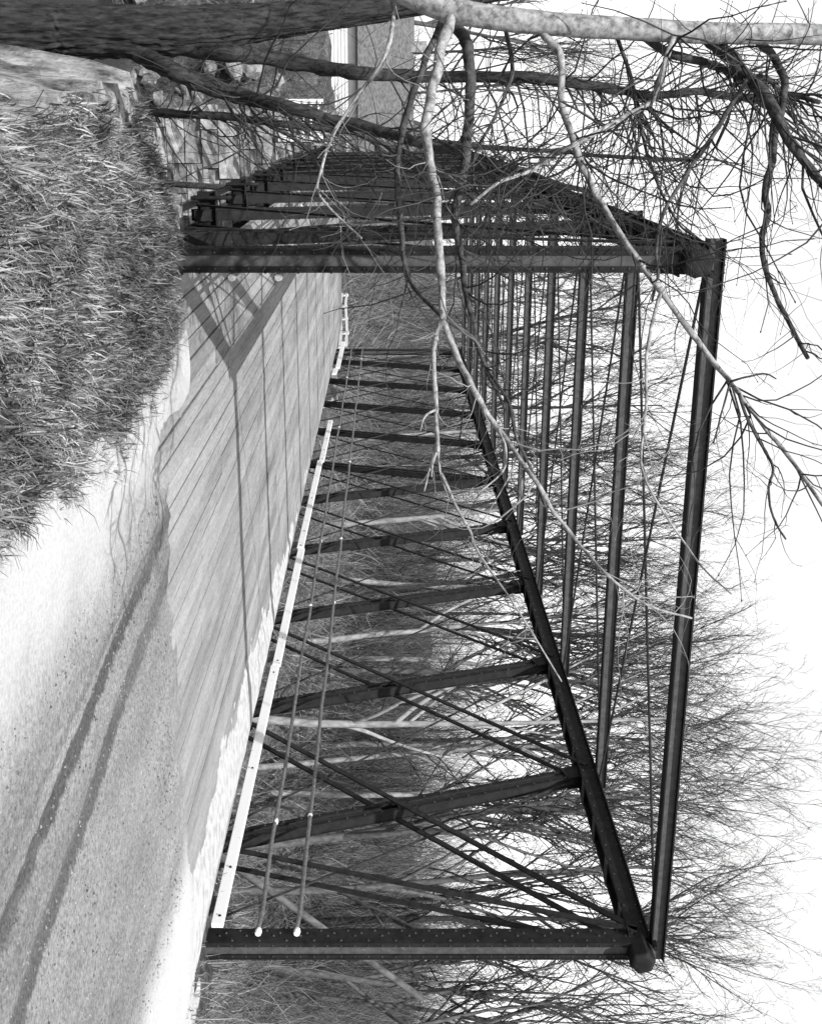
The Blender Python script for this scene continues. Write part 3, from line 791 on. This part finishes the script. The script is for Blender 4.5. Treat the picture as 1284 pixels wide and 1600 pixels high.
# u, depth, variant, v of the crown top, bark (2 pale, 1 grey, 0 dark), spin
TREES = [
 (1118, 52, 3, 1165, 2, 0.3), (1200, 56, 7, 1180, 2, 2.2), (1238, 58, 1, 1200, 2, 1.0), (1050, 60, 0, 1150, 1, 4.0), (1004, 57, 5, 1120, 2, 3.1), (1028, 63, 1, 1185, 2, 5.2),
 (1325, 50, 8, 1200, 1, 0.8), (1283, 62, 2, 1160, 1, 2.9), (1395, 55, 0, 1190, 1, 1.9), (1445, 64, 3, 1175, 0, 4.4), (1490, 54, 5, 1140, 1, 0.2), (1545, 58, 7, 1190, 1, 3.6), (1590, 50, 8, 1170, 1, 5.0),
 (955, 68, 4, 1130, 0, 1.2), (925, 60, 6, 1090, 0, 2.4), (880, 70, 7, 1150, 1, 0.5), (845, 64, 2, 1090, 0, 3.3), (800, 74, 5, 1130, 1, 4.8), (762, 68, 4, 1080, 2, 1.7), (715, 78, 0, 1120, 0, 2.7),
 (668, 70, 6, 1050, 1, 5.5), (628, 82, 3, 1110, 0, 0.9), (590, 74, 1, 1060, 2, 3.9), (540, 86, 8, 1090, 0, 2.1), (490, 72, 4, 1000, 2, 4.1), (455, 90, 7, 1060, 1, 1.1),
 (400, 96, 5, 1000, 0, 0.4), (345, 104, 2, 960, 1, 2.6), (250, 100, 0, 930, 0, 5.1), (150, 92, 6, 960, 1, 3.4), (80, 86, 1, 990, 0, 1.6), (20, 80, 8, 1000, 1, 0.1),
 (1165, 64, 5, 1120, 2, 5.0), (1085, 66, 1, 1100, 2, 2.3), (905, 62, 3, 1060, 2, 0.7), (822, 58, 8, 1040, 2, 3.0), (690, 62, 5, 1000, 2, 4.6), (560, 66, 2, 980, 2, 1.3),
 (1255, 74, 3, 1130, 0, 3.9), (1420, 68, 7, 1120, 0, 0.7), (740, 60, 1, 1000, 0, 2.9), (1150, 72, 6, 1200, 0, 1.4), (1075, 76, 2, 1170, 0, 0.6), (980, 80, 8, 1140, 0, 3.7), (1360, 70, 4, 1185, 0, 5.8), (1515, 74, 1, 1200, 0, 2.0),
]
ORD = ['first', 'second', 'third', 'fourth', 'fifth', 'sixth', 'seventh', 'eighth', 'ninth', 'tenth', 'eleventh', 'twelfth', 'thirteenth', 'fourteenth', 'fifteenth', 'sixteenth', 'seventeenth', 'eighteenth', 'nineteenth', 'twentieth']
bark_word = {2: 'pale', 1: 'grey', 0: 'dark'}
seen = {}
for tr_ in sorted(TREES, key=lambda t: t[0]):
    u_, d_, vi, tv, pale, sp = tr_
    o = place_tree(u_, d_, vi, tv, pale, sp, 0.02 * math.sin(u_))
    seen[pale] = seen.get(pale, 0) + 1
    tag(o, '%s bare %s-barked tree from the house side on the wooded far bank' % (ORD[seen[pale] - 1], bark_word[pale]), 'tree', 'bare trees on the far bank')

# ------------------------------------------------------------------ foreground trees, limbs traced at their own depth
def smooth_tube(mb, pts, r0, r1, n=7, sub=4, jit=0.0, rnd=None):
    c = curve(pts, sub); k = len(c)
    rad = [r0 + (r1 - r0) * i / (k - 1) for i in range(k)]
    if rnd:
        o = rnd.uniform(0, 90); rad = [r * (1 + 0.10 * noise.noise(Vector((i * 0.7, o, 0))) + (0.16 if rnd.random() < 0.13 else 0)) for i, r in enumerate(rad)]
        c = [p + Vector((noise.noise(Vector((i * 0.45, o, 1))), noise.noise(Vector((i * 0.45, o, 5))), noise.noise(Vector((i * 0.45, o, 9))))) * min(0.012, rad[i] * 0.55) for i, p in enumerate(c)]
    mb.tube(c, rad, n, cap=True); return c, rad
def twigs_on(mb, c, rad, rnd, count, L0, L1, bias, depth=2, droop=0.0, start=0.12):
    for _ in range(count):
        i = rnd.randrange(min(len(c) - 2, max(1, int(len(c) * start))), len(c) - 1); p = c[i]; t = (c[i+1] - c[i]).normalized()
        o = Matrix.Rotation(rnd.uniform(0, 2*PI), 3, t) @ t.orthogonal().normalized()
        d = (t * rnd.uniform(0.35, 1.0) + o * rnd.uniform(0.5, 1.0) + bias * rnd.uniform(0.2, 1.0)).normalized()
        L = rnd.uniform(L0, L1); r = min(rad[i] * 0.5, 0.0022 + 0.005 * L)
        pts = [p]; bend = Vector((rnd.gauss(0, 1), rnd.gauss(0, 1), rnd.gauss(0, 1))) * 0.14
        n = 7
        for k in range(n):
            d = (d + bend + Vector((rnd.gauss(0, .17), rnd.gauss(0, .17), rnd.gauss(0, .17))) + VZ * droop).normalized(); pts.append(pts[-1] + d * (L / n))
        rr = [r * (1 - 0.7 * k / n) for k in range(n + 1)]
        mb.tube(pts, rr, 4, cap=False)
        # bud at the tip
        mb.tube([pts[-1], pts[-1] + d * 0.006, pts[-1] + d * 0.016], [rr[-1], rr[-1] * 2.2, rr[-1] * 0.4], 4)
        if depth > 1: twigs_on(mb, pts, rr, rnd, rnd.randint(1, 4), L * 0.25, L * 0.6, bias, depth - 1, droop)

def limb(parent, uvs, w0, w1, d0, d1, mat, name='limb', twig_n=10, seed=0, L=(0.25, 0.9), twmat=None, droop=0.0, n=8, start=0.12):
    """limb through photograph points; w = width in photograph pixels, d = depth at either end"""
    rnd = random.Random(seed); k = len(uvs)
    pts = []
    for i, (u, v) in enumerate(uvs):
        f = i / (k - 1); pts.append(at(u, v, d0 + (d1 - d0) * f + (0.1 * math.sin(i * 1.9 + seed) if i > 1 else 0.0)))
    mb = MB(); c, rad = smooth_tube(mb, pts, w0 / 2 * d0 / F, w1 / 2 * d1 / F, n, 5, rnd=rnd)
    off = Vector(parent.location)
    mb.v = [p - off for p in mb.v]; o = mb.build(name, mat, parent, smooth=True)
    if twig_n:
        tb = MB(); twigs_on(tb, c, rad, rnd, twig_n, L[0], L[1], rgt * 0.55 + VZ * 0.15, 2, droop, start)
        tb.v = [p - off for p in tb.v]; tw = tb.build('twigs', twmat or mat, o, smooth=True); tw['kind'] = 'stuff'
    return o, c, rad

def trunk_rough(mb, pts, rads, n, seed, amp):
    """trunk with furrowed bark in its shape"""
    c = curve(pts, 22); k = len(c); base = len(mb.v)
    for i, p in enumerate(c):
        f = i / (k - 1) * (len(rads) - 1); j = min(len(rads) - 2, int(f)); r = rads[j] + (rads[j+1] - rads[j]) * (f - j)
        t = (c[min(i+1, k-1)] - c[max(i-1, 0)]).normalized(); a = (VX - t * VX.dot(t)).normalized(); b = t.cross(a)
        for s in range(n):
            an = 2 * PI * s / n
            w_ = noise.noise(Vector((math.cos(an) * 6 + seed, math.sin(an) * 6, i * 0.10))) + 0.6 * noise.noise(Vector((math.cos(an) * 14, math.sin(an) * 14 + seed, i * 0.3))) + 0.7 * noise.noise(Vector((math.cos(an) * 24, math.sin(an) * 24 - seed, i * 0.12)))
            mb.v.append(p + (a * math.cos(an) + b * math.sin(an)) * (r * (1 + amp * w_)))
    for i in range(k - 1):
        for s in range(n):
            s2 = (s + 1) % n; o = base + i * n
            mb.f.append((o + s, o + s2, o + n + s2, o + n + s))

# T1: dark multi-stemmed tree on the brink, left of the bridge
g = at(52, -60, 8.6)
t1 = empty('riverside_tree', (g.x, g.y, height(g.x, g.y)))
tag(t1, 'thick dark furrowed trunk with leaning stems on the near river bank', 'tree', 'trees on the near bank')
off = Vector(t1.location)
mb = MB()
trunk_rough(mb, [Vector((g.x - 0.1, g.y, height(g.x, g.y) - 0.4)), at(48, 20, 8.6), at(50, 120, 8.6), at(50, 220, 8.6), at(46, 310, 8.6), at(32, 430, 8.7), at(10, 600, 8.8), at(-20, 800, 8.9)], [0.25, 0.2, 0.175, 0.17, 0.155, 0.12, 0.1, 0.08], 96, 5, 0.15)
mb.v = [p - off for p in mb.v]; mb.build('trunk', M['bark_dark'], t1, smooth=True)
limb(t1, [(46, 130), (62, 185), (88, 228), (108, 265), (127, 305), (148, 370), (160, 420), (172, 470), (188, 520), (205, 590), (221, 650), (240, 725), (262, 800), (285, 860), (300, 930)], 32, 8, 8.6, 8.0, M['bark_dark'], 'stem', 70, 11, (0.4, 1.5), M['twig'], 0.02, start=0.26)
limb(t1, [(44, 200), (62, 250), (77, 305), (84, 360), (92, 430), (103, 490), (114, 560), (118, 620), (120, 700), (122, 830), (133, 910), (143, 977), (149, 1015), (143, 1085), (152, 1149), (152, 1240)], 30, 9, 8.6, 8.9, M['bark_dark'], 'stem', 120, 12, (0.4, 1.8), M['twig'], 0.0, start=0.45)
# T2: slim dark stem behind the sandy brink
g = at(160, 130, 10.2)
t2 = empty('riverside_tree', (g.x, g.y, height(g.x, g.y)))
tag(t2, 'slim dark leaning stem growing from the bank behind the sandy brink', 'tree', 'trees on the near bank')
limb(t2, [(140, -260), (146, -60), (152, 40), (158, 120), (165, 165), (172, 220), (178, 270), (180, 330), (192, 430), (200, 500), (208, 570), (216, 640), (228, 740), (236, 860), (246, 980), (250, 1090)], 19, 5, 10.2, 10.8, M['bark_dark'], 'stem', 110, 21, (0.4, 1.6), M['twig'], start=0.36)
limb(t2, [(190, 412), (225, 470), (262, 500), (300, 520), (352, 545)], 6, 2, 10.3, 10.0, M['bark_branch_dark'], 'limb', 10, 22, (0.3, 0.9), M['twig'])
limb(t2, [(205, 545), (240, 640), (290, 760), (330, 870), (352, 960)], 8, 2.5, 10.3, 10.6, M['bark_branch_dark'], 'limb', 80, 23, (0.4, 1.4), M['twig'])
# T3: pale tree whose limbs reach across in front of the bridge
g = at(-260, -100, 6.3)
t3 = empty('overhanging_tree', (g.x, g.y, height(g.x, g.y)))
tag(t3, 'pale smooth-barked tree whose bare limbs hang across in front of the bridge', 'tree', 'trees on the near bank')
off = Vector(t3.location)
mb = MB()
tp = [Vector((g.x - 0.25, g.y, height(g.x, g.y) - 0.3)), at(-210, 100, 6.3), at(-120, 350, 6.3), at(-45, 560, 6.3), at(14, 700, 6.3), at(36, 850, 6.3), at(46, 1000, 6.35), at(52, 1130, 6.4), at(56, 1330, 6.5), at(80, 1700, 6.6)]
trunk_rough(mb, tp, [0.13, 0.1, 0.085, 0.072, 0.066, 0.06, 0.058, 0.056, 0.054, 0.045], 20, 9, 0.05)
mb.v = [p - off for p in mb.v]; mb.build('trunk', M['bark_branch'], t3, smooth=True)
BL, BD, TW = M['bark_branch'], M['bark_branch_dark'], M['twig']
TP = M['twig_pale']
limb(t3, [(10, 712), (66, 692), (140, 676), (200, 665), (250, 671), (300, 680), (380, 686), (440, 690), (507, 690)], 18, 11, 6.3, 5.7, BL, 'limb', 8, 31, (0.2, 0.6), TP)
limb(t3, [(500, 690), (530, 680), (560, 677), (620, 680), (665, 682), (705, 684)], 9, 6, 5.7, 5.5, BL, 'limb', 6, 32, (0.1, 0.3), TP)
for j, e in enumerate([[(703, 684), (730, 672), (768, 663)], [(703, 684), (728, 686), (748, 690), (778, 700)], [(704, 683), (740, 668), (757, 655)], [(700, 684), (722, 676), (745, 674)], [(640, 681), (650, 664), (672, 657)]]):
    limb(t3, e, 4.5, 2.0, 5.5, 5.4, BL, 'limb', 2, 40 + j, (0.05, 0.15), TP)
limb(t3, [(500, 690), (560, 715), (610, 740), (650, 764), (700, 800), (760, 842), (800, 865), (850, 905), (900, 950), (945, 1010), (966, 1080)], 11, 3, 5.7, 5.2, BL, 'limb', 16, 33, (0.2, 0.7), TP)
limb(t3, [(740, 690), (790, 712), (830, 735), (860, 745), (940, 800), (1020, 850), (1065, 877)], 5, 2, 5.5, 5.3, BL, 'limb', 8, 34, (0.1, 0.4), TP)
limb(t3, [(668, 778), (700, 790), (735, 786), (768, 750), (770, 748)], 4, 2, 5.5, 5.4, BL, 'limb', 4, 36, (0.1, 0.3), TP)
limb(t3, [(12, 690), (53, 720), (87, 733), (187, 732), (268, 724), (324, 712), (361, 713), (408, 723), (450, 726), (500, 738), (560, 752), (640, 790)], 21, 5, 6.6, 6.0, BD, 'limb', 22, 51, (0.3, 1.1), TW)
limb(t3, [(14, 700), (53, 682), (112, 657), (200, 630), (268, 620), (330, 625), (400, 630), (450, 648), (497, 695), (531, 741), (575, 760), (630, 795), (680, 805), (730, 828), (800, 855)], 11, 4, 6.55, 5.6, BD, 'limb', 22, 52, (0.3, 0.9), TW)
limb(t3, [(34, 825), (56, 853), (91, 875), (162, 878), (229, 897), (254, 907), (309, 935), (376, 977), (450, 1028), (562, 1111), (597, 1140), (616, 1156), (660, 1188), (712, 1229), (790, 1285)], 13, 6, 6.35, 5.6, BL, 'limb', 34, 53, (0.3, 1.1), TW)
limb(t3, [(614, 1154), (657, 1168), (700, 1192), (731, 1207), (763, 1200), (808, 1207), (843, 1227)], 6, 3, 5.65, 5.5, BD, 'limb', 8, 54, (0.15, 0.5), TW)
limb(t3, [(598, 1140), (640, 1128), (693, 1114)], 4, 2.5, 5.65, 5.6, BD, 'limb', 3, 55, (0.1, 0.4), TW)
limb(t3, [(596, 1140), (588, 1170), (584, 1195), (592, 1212)], 4, 2, 5.65, 5.6, BD, 'limb', 3, 56, (0.1, 0.3), TW)
limb(t3, [(459, 1031), (507, 1018), (562, 1009), (629, 1009), (699, 1002), (731, 1002), (776, 1021), (840, 1063), (890, 1100), (928, 1142)], 6, 2.5, 5.8, 5.4, BL, 'limb', 8, 57, (0.2, 0.6), TP)
limb(t3, [(40, 1060), (53, 1053), (114, 1034), (159, 1015), (184, 974), (224, 900), (245, 862), (267, 830), (285, 780), (320, 735)], 10, 5, 6.4, 5.9, BL, 'limb', 44, 58, (0.3, 1.2), TW, -0.03)
limb(t3, [(45, 1085), (60, 1108), (91, 1143), (117, 1162), (152, 1197), (210, 1226), (260, 1262), (320, 1310)], 26, 12, 6.6, 6.0, BD, 'limb', 40, 59, (0.3, 1.3), TW)
limb(t3, [(125, 1166), (170, 1138), (216, 1111), (261, 1079), (331, 1037), (388, 1025), (427, 1028), (470, 1018)], 8, 4, 6.3, 5.9, BD, 'limb', 20, 60, (0.3, 1.0), TW)
limb(t3, [(52, 1180), (69, 1190), (95, 1214), (130, 1224), (171, 1221), (200, 1210), (242, 1207), (299, 1194), (337, 1199), (372, 1189), (417, 1194), (450, 1205), (501, 1229), (560, 1262)], 14, 7, 6.6, 6.0, BD, 'limb', 22, 61, (0.3, 0.9), TW, -0.02)
limb(t3, [(55, 1000), (85, 1053), (101, 1114), (117, 1146), (123, 1197), (143, 1222), (160, 1280)], 15, 7, 6.5, 6.7, BD, 'limb', 40, 62, (0.3, 1.2), TW)
limb(t3, [(48, 790), (110, 800), (180, 775), (240, 742), (300, 745), (350, 790)], 7, 3, 6.5, 6.2, BD, 'limb', 18, 63, (0.3, 0.9), TW, -0.02)
limb(t3, [(-30, 610), (30, 615), (90, 600), (150, 560), (210, 520), (262, 503), (300, 497), (340, 530), (372, 565)], 8, 2.5, 6.4, 6.2, BL, 'limb', 14, 64, (0.2, 0.7), TP, -0.02)
limb(t3, [(50, 960), (120, 985), (200, 1000), (290, 1028), (350, 1060), (370, 1085)], 7, 3, 6.5, 6.2, BD, 'limb', 44, 65, (0.3, 1.3), TW)

# fallen log on the right-hand slope
l0, l1 = at(1395, 430, 19), at(1560, 660, 20)
lg = MB(); ld = (l1 - l0)
while l0.z > height(l0.x, l0.y) - 0.05: l0 = l0 - ld * 0.05
c_, r_ = smooth_tube(lg, [l0, l0.lerp(l1, 0.35) + Vector((0, 0, 0.06)), l0.lerp(l1, 0.7) - Vector((0, 0, 0.05)), l1], 0.085, 0.055, 9, 6, rnd=random.Random(3))
tag(lg.build('fallen_log', M['bark_grey'], smooth=True), 'pale dead log leaning up the slope behind the right end post', 'log')

# ------------------------------------------------------------------ grass, brush, pebbles
def blades(name, spots, mat, h0, h1, w0, label, cat, seed, lean=0.6, segs=3):
    rnd = random.Random(seed); v, f = [], []
    for (x, y, z) in spots:
        L = rnd.uniform(h0, h1); a = rnd.uniform(0, 2*PI); ln = rnd.uniform(0.1, lean); wd = w0 * rnd.uniform(0.6, 1.3)
        cx, cy = math.cos(a), math.sin(a); sx, sy = -cy * wd / 2, cx * wd / 2
        n = len(v); th = ln * 0.5; px, pz = 0.0, 0.0
        for k in range(segs + 1):
            t = k / segs; q = 1 - t * 0.85
            v.append((x + cx*px - sx*q, y + cy*px - sy*q, z + pz)); v.append((x + cx*px + sx*q, y + cy*px + sy*q, z + pz))
            px += math.sin(th) * L / segs; pz += math.cos(th) * L / segs; th += ln * 1.2 / segs * 1.6
        for k in range(segs): f.append((n+2*k, n+2*k+1, n+2*k+3, n+2*k+2))
    me_ = bpy.data.meshes.new(name); me_.from_pydata(v, [], f); me_.update()
    o = obj(name, me_, mat); tag(o, label, cat, kind='stuff'); return o
rnd = random.Random(77); sp = []
def road_edge(y):      # grass / road line
    return 1.72 + 0.22 * sm(5.0, 6.6, y) - 0.12 * sm(6.8, 8.8, y) - 0.75 * sm(8.9, 10.0, y) + 0.1 * nz(0, y, 1.4, 3) + 0.05 * nz(0, y, 5, 1)
def tufts(name, n_tufts, place, mat, h0, h1, w0, label, seed, per=(7, 18), spread=0.035):
    """grass as tufts: blades of one tuft share a lean and fan out from one root"""
    rnd = random.Random(seed); v, f = [], []; made = 0
    while made < n_tufts:
        r = place(rnd)
        if r is None: continue
        made += 1; tx, ty, big = r
        la = rnd.uniform(0, 2*PI); lm = rnd.uniform(0.0, 0.7); H = rnd.uniform(h0, h1) * big
        for b in range(rnd.randint(*per)):
            a = rnd.uniform(0, 2*PI); x = tx + rnd.gauss(0, spread); y = ty + rnd.gauss(0, spread); z = height(x, y) - 0.012
            fx = math.cos(la) * lm + math.cos(a) * rnd.uniform(0.1, 0.9); fy = math.sin(la) * lm + math.sin(a) * rnd.uniform(0.1, 0.9)
            m_ = math.hypot(fx, fy) + 1e-6; cx, cy = fx / m_, fy / m_; ln = min(1.5, m_)
            L = H * rnd.uniform(0.55, 1.2); wd = w0 * rnd.uniform(0.55, 1.35); tw = rnd.uniform(-0.9, 0.9)
            n = len(v); th = ln * 0.35; px, pz = 0.0, 0.0
            for k in range(4):
                t = k / 3; q = (1 - t) ** 0.6 * 0.92 + 0.06; an = math.atan2(cy, cx) + PI / 2 + tw * t
                sx, sy = math.cos(an) * wd / 2 * q, math.sin(an) * wd / 2 * q
                v.append((x + cx*px - sx, y + cy*px - sy, z + pz)); v.append((x + cx*px + sx, y + cy*px + sy, z + pz + 0.15 * wd))
                px += math.sin(th) * L / 3; pz += math.cos(th) * L / 3; th += ln * 0.75
            for k in range(3): f.append((n+2*k, n+2*k+1, n+2*k+3, n+2*k+2))
    me_ = bpy.data.meshes.new(name); me_.from_pydata(v, [], f); me_.update()
    return tag(obj(name, me_, mat), label, 'grass', kind='stuff')
def bank_spot(rnd):
    y = rnd.uniform(3.4, 10.1); x = rnd.uniform(-0.3, 2.2); xl = x_left(y)
    if x > road_edge(y) - abs(rnd.gauss(0, 0.13)) + (0.22 if rnd.random() < 0.05 else 0.05): return None
    if x < xl + 0.10 + 0.2 * nz(0, y, 2.3, 4) and rnd.random() > 0.04: return None
    den = 0.75 + 1.1 * nz(x, y, 1.3, 12) + 0.5 * nz(x, y, 4, 2)
    if rnd.random() > den + 0.35: return None
    return x, y, (0.75 + 0.7 * max(0, den - 0.4) * rnd.random()) * (1 - 0.45 * sm(8.0, 9.4, y))
tufts('bank_grass', 3000, bank_spot, M['grass'], 0.09, 0.22, 0.0105, 'coarse tufted grass on the bank beside the gravel road', 5)
sp = []
while len(sp) < 14000:
    x = rnd.uniform(6.9, 17); y = rnd.uniform(5.5, 18)
    if y > y_near(x) + 1.5: continue
    if x < 7.15 + 0.3 * nz(0, y, 1.2, 8) + rnd.gauss(0, 0.06): continue
    if 6.9 < x < 7.9 and y > YD + 0.4 and rnd.random() > 0.25: continue
    if rnd.random() > (1.0 if x < 11 else 0.5): continue
    sp.append((x, y, height(x, y) - 0.02))
blades('shoulder_grass', sp, M['drygrass'], 0.12, 0.42, 0.010, 'dry dead grass on the shoulder beyond the sand near the right end post', 'grass', 6, 1.7)

def brush(name, spots, label, seed, L0, L1, r, mat, lean=0.5, wander=0.28, power=1):
    rnd = random.Random(seed); mb = MB()
    for p in spots:
        d = Vector((rnd.gauss(0, lean), rnd.gauss(0, lean), 1)).normalized(); L = L0 + (L1 - L0) * rnd.random() ** power; pts = [Vector(p)]
        for k in range(4):
            d = (d + Vector((rnd.gauss(0, wander), rnd.gauss(0, wander), rnd.gauss(-0.2 * wander, wander * 0.7)))).normalized(); pts.append(pts[-1] + d * L / 4)
        rr = r * rnd.uniform(0.6, 1.4)
        mb.tube(pts, [rr, rr * .8, rr * .6, rr * .45, rr * .25], 3, cap=False)
        for q in range(2):
            i = rnd.randint(1, 3); d2 = (d + Vector((rnd.gauss(0, .8), rnd.gauss(0, .8), rnd.gauss(0.2, .4)))).normalized()
            e = pts[i] + d2 * L * 0.25; mb.tube([pts[i], e, e + (d2 + Vector((rnd.gauss(0, .3), rnd.gauss(0, .3), .1))) * L * 0.18], [rr * .5, rr * .35, rr * .2], 3, cap=False)
    tag(mb.build(name, mat), label, 'brush', kind='stuff')
sp = []
while len(sp) < 8500:
    x = rnd.uniform(8, 75); y = y_far(x) + abs(rnd.gauss(0, 1)) * 22 - 0.5
    if abs(x - far_c(y)) < 3.6: continue
    if nz(x, y, 0.15, 5) < rnd.uniform(-0.6, 0.4): continue
    sp.append((x, y, height(x, y) - 0.1))
brush('far_bank_brush', sp, 'tangled bare undergrowth covering the wooded far bank', 8, 0.9, 3.2, 0.013, M['brush'])
# far-off wood that closes the view behind the single trees
rnd = random.Random(61); wd = MB()
for k in range(200):
    u = rnd.uniform(380, 1640) if k % 8 else rnd.uniform(-40, 380); d = rnd.uniform(66, 135)
    p = at(u, 500, d)
    if abs(p.x - far_c(p.y)) < 4 and p.y < 66: continue
    p.z = height(p.x, p.y) - 0.2; H = rnd.uniform(4, 12); r = 0.02 + H * 0.006
    dd = Vector((rnd.gauss(0, .06), rnd.gauss(0, .06), 1)).normalized(); pts = [p]
    for i in range(5):
        dd = (dd + Vector((rnd.gauss(0, .05), rnd.gauss(0, .05), 0.02))).normalized(); pts.append(pts[-1] + dd * H / 5)
    wd.tube(pts, [r * (1 - 0.17 * i) for i in range(6)], 4, cap=False)
    for b in range(15):
        f = rnd.uniform(0.15, 0.97) * 5; i = int(f); q = pts[i].lerp(pts[i+1], f - i); a = rnd.uniform(0, 2*PI); e = rnd.uniform(0.5, 1.2)
        d2 = Vector((math.cos(a), math.sin(a), 0)) * math.cos(e) + VZ * math.sin(e); L = H * rnd.uniform(0.12, 0.3)
        q1 = q + d2 * L * 0.5; d3 = (d2 + VZ * 0.3 + Vector((rnd.gauss(0, .2), rnd.gauss(0, .2), 0))).normalized(); q2 = q1 + d3 * L * 0.5
        wd.tube([q, q1, q2], [0.022, 0.016, 0.008], 3, cap=False)
        for t in range(6):
            s0 = q.lerp(q1, rnd.random()) if t % 2 else q1.lerp(q2, rnd.random())
            d4 = (d3 + Vector((rnd.gauss(0, .5), rnd.gauss(0, .5), rnd.gauss(0.1, .35)))).normalized()
            wd.tube([s0, s0 + d4 * L * rnd.uniform(0.25, 0.5)], [0.011, 0.006], 3, cap=False)
tag(wd.build('distant_wood', M['twig']), 'mass of bare saplings closing the view on the hillside behind the bridge', 'wood', kind='stuff')
sp = []
while len(sp) < 13000:
    u = rnd.uniform(420, 1650); p = at(u, 500, rnd.uniform(62, 112))
    if abs(p.x - far_c(p.y)) < 4 and p.y < 68: continue
    sp.append((p.x, p.y, height(p.x, p.y) - 0.1))
brush('hillside_brush', sp, 'tall bare thicket on the hillside crest behind the bridge', 18, 1.0, 10.0, 0.016, M['brush'], 0.16, 0.15, 1.7)
sp = []
while len(sp) < 3600:
    u = rnd.uniform(420, 1650); p = at(u, 500, rnd.uniform(46, 90))
    if abs(p.x - far_c(p.y)) < 4 and p.y < 68: continue
    sp.append((p.x, p.y, height(p.x, p.y) - 0.1))
brush('pale_brush', sp, 'sunlit pale stems and fallen branches on the wooded far bank', 19, 0.8, 3.6, 0.017, M['drygrass'])  # sunlight on the stems put into their pale colour for contrast
sp = []
while len(sp) < 2600:
    x = rnd.uniform(9, 36); y = y_near(x) + rnd.uniform(-9, 3)
    if y < 9 or x < 9 : continue
    sp.append((x, y, height(x, y) - 0.05))
brush('near_bank_brush', sp, 'dead stalks and bare shrubs on the near slope behind the right end post', 9, 0.4, 1.8, 0.007, M['brush'])
sp = []
while len(sp) < 2300:
    x = rnd.uniform(-9, 0.6); y = y_far(x) + 0.5 + 13 * rnd.random() ** 1.4
    sp.append((x, y, height(x, y) - 0.05))
brush('river_bank_brush', sp, 'bare twigs and shrubs among the rocks beside the stone abutment', 10, 0.4, 1.9, 0.009, M['brush'])

pb = MB(); rnd = random.Random(50)
for k in range(5000):
    x = rnd.uniform(2.6, 6.1); y = rnd.uniform(4.2, YD - 0.02)
    s = rnd.choice((0.003, 0.004, 0.005, 0.006, 0.007, 0.011)); z = road_z(x, y) + (0.006 if y > YD - 0.5 else 0)
    n = len(pb.v)
    for dx_, dy_, dz_ in ((1, 0, 0), (0, 1, 0), (-1, 0, 0), (0, -1, 0)): pb.v.append(Vector((x + dx_ * s * rnd.uniform(.7, 1.5), y + dy_ * s * rnd.uniform(.7, 1.5), z)))
    pb.v.append(Vector((x + rnd.uniform(-.3, .3) * s, y, z + s * rnd.uniform(0.6, 1))))
    pb.f += [(n, n+1, n+4), (n+1, n+2, n+4), (n+2, n+3, n+4), (n+3, n, n+4)]
tag(pb.build('gravel', M['pebble']), 'loose pale pebbles scattered over the gravel road', 'gravel', kind='stuff')
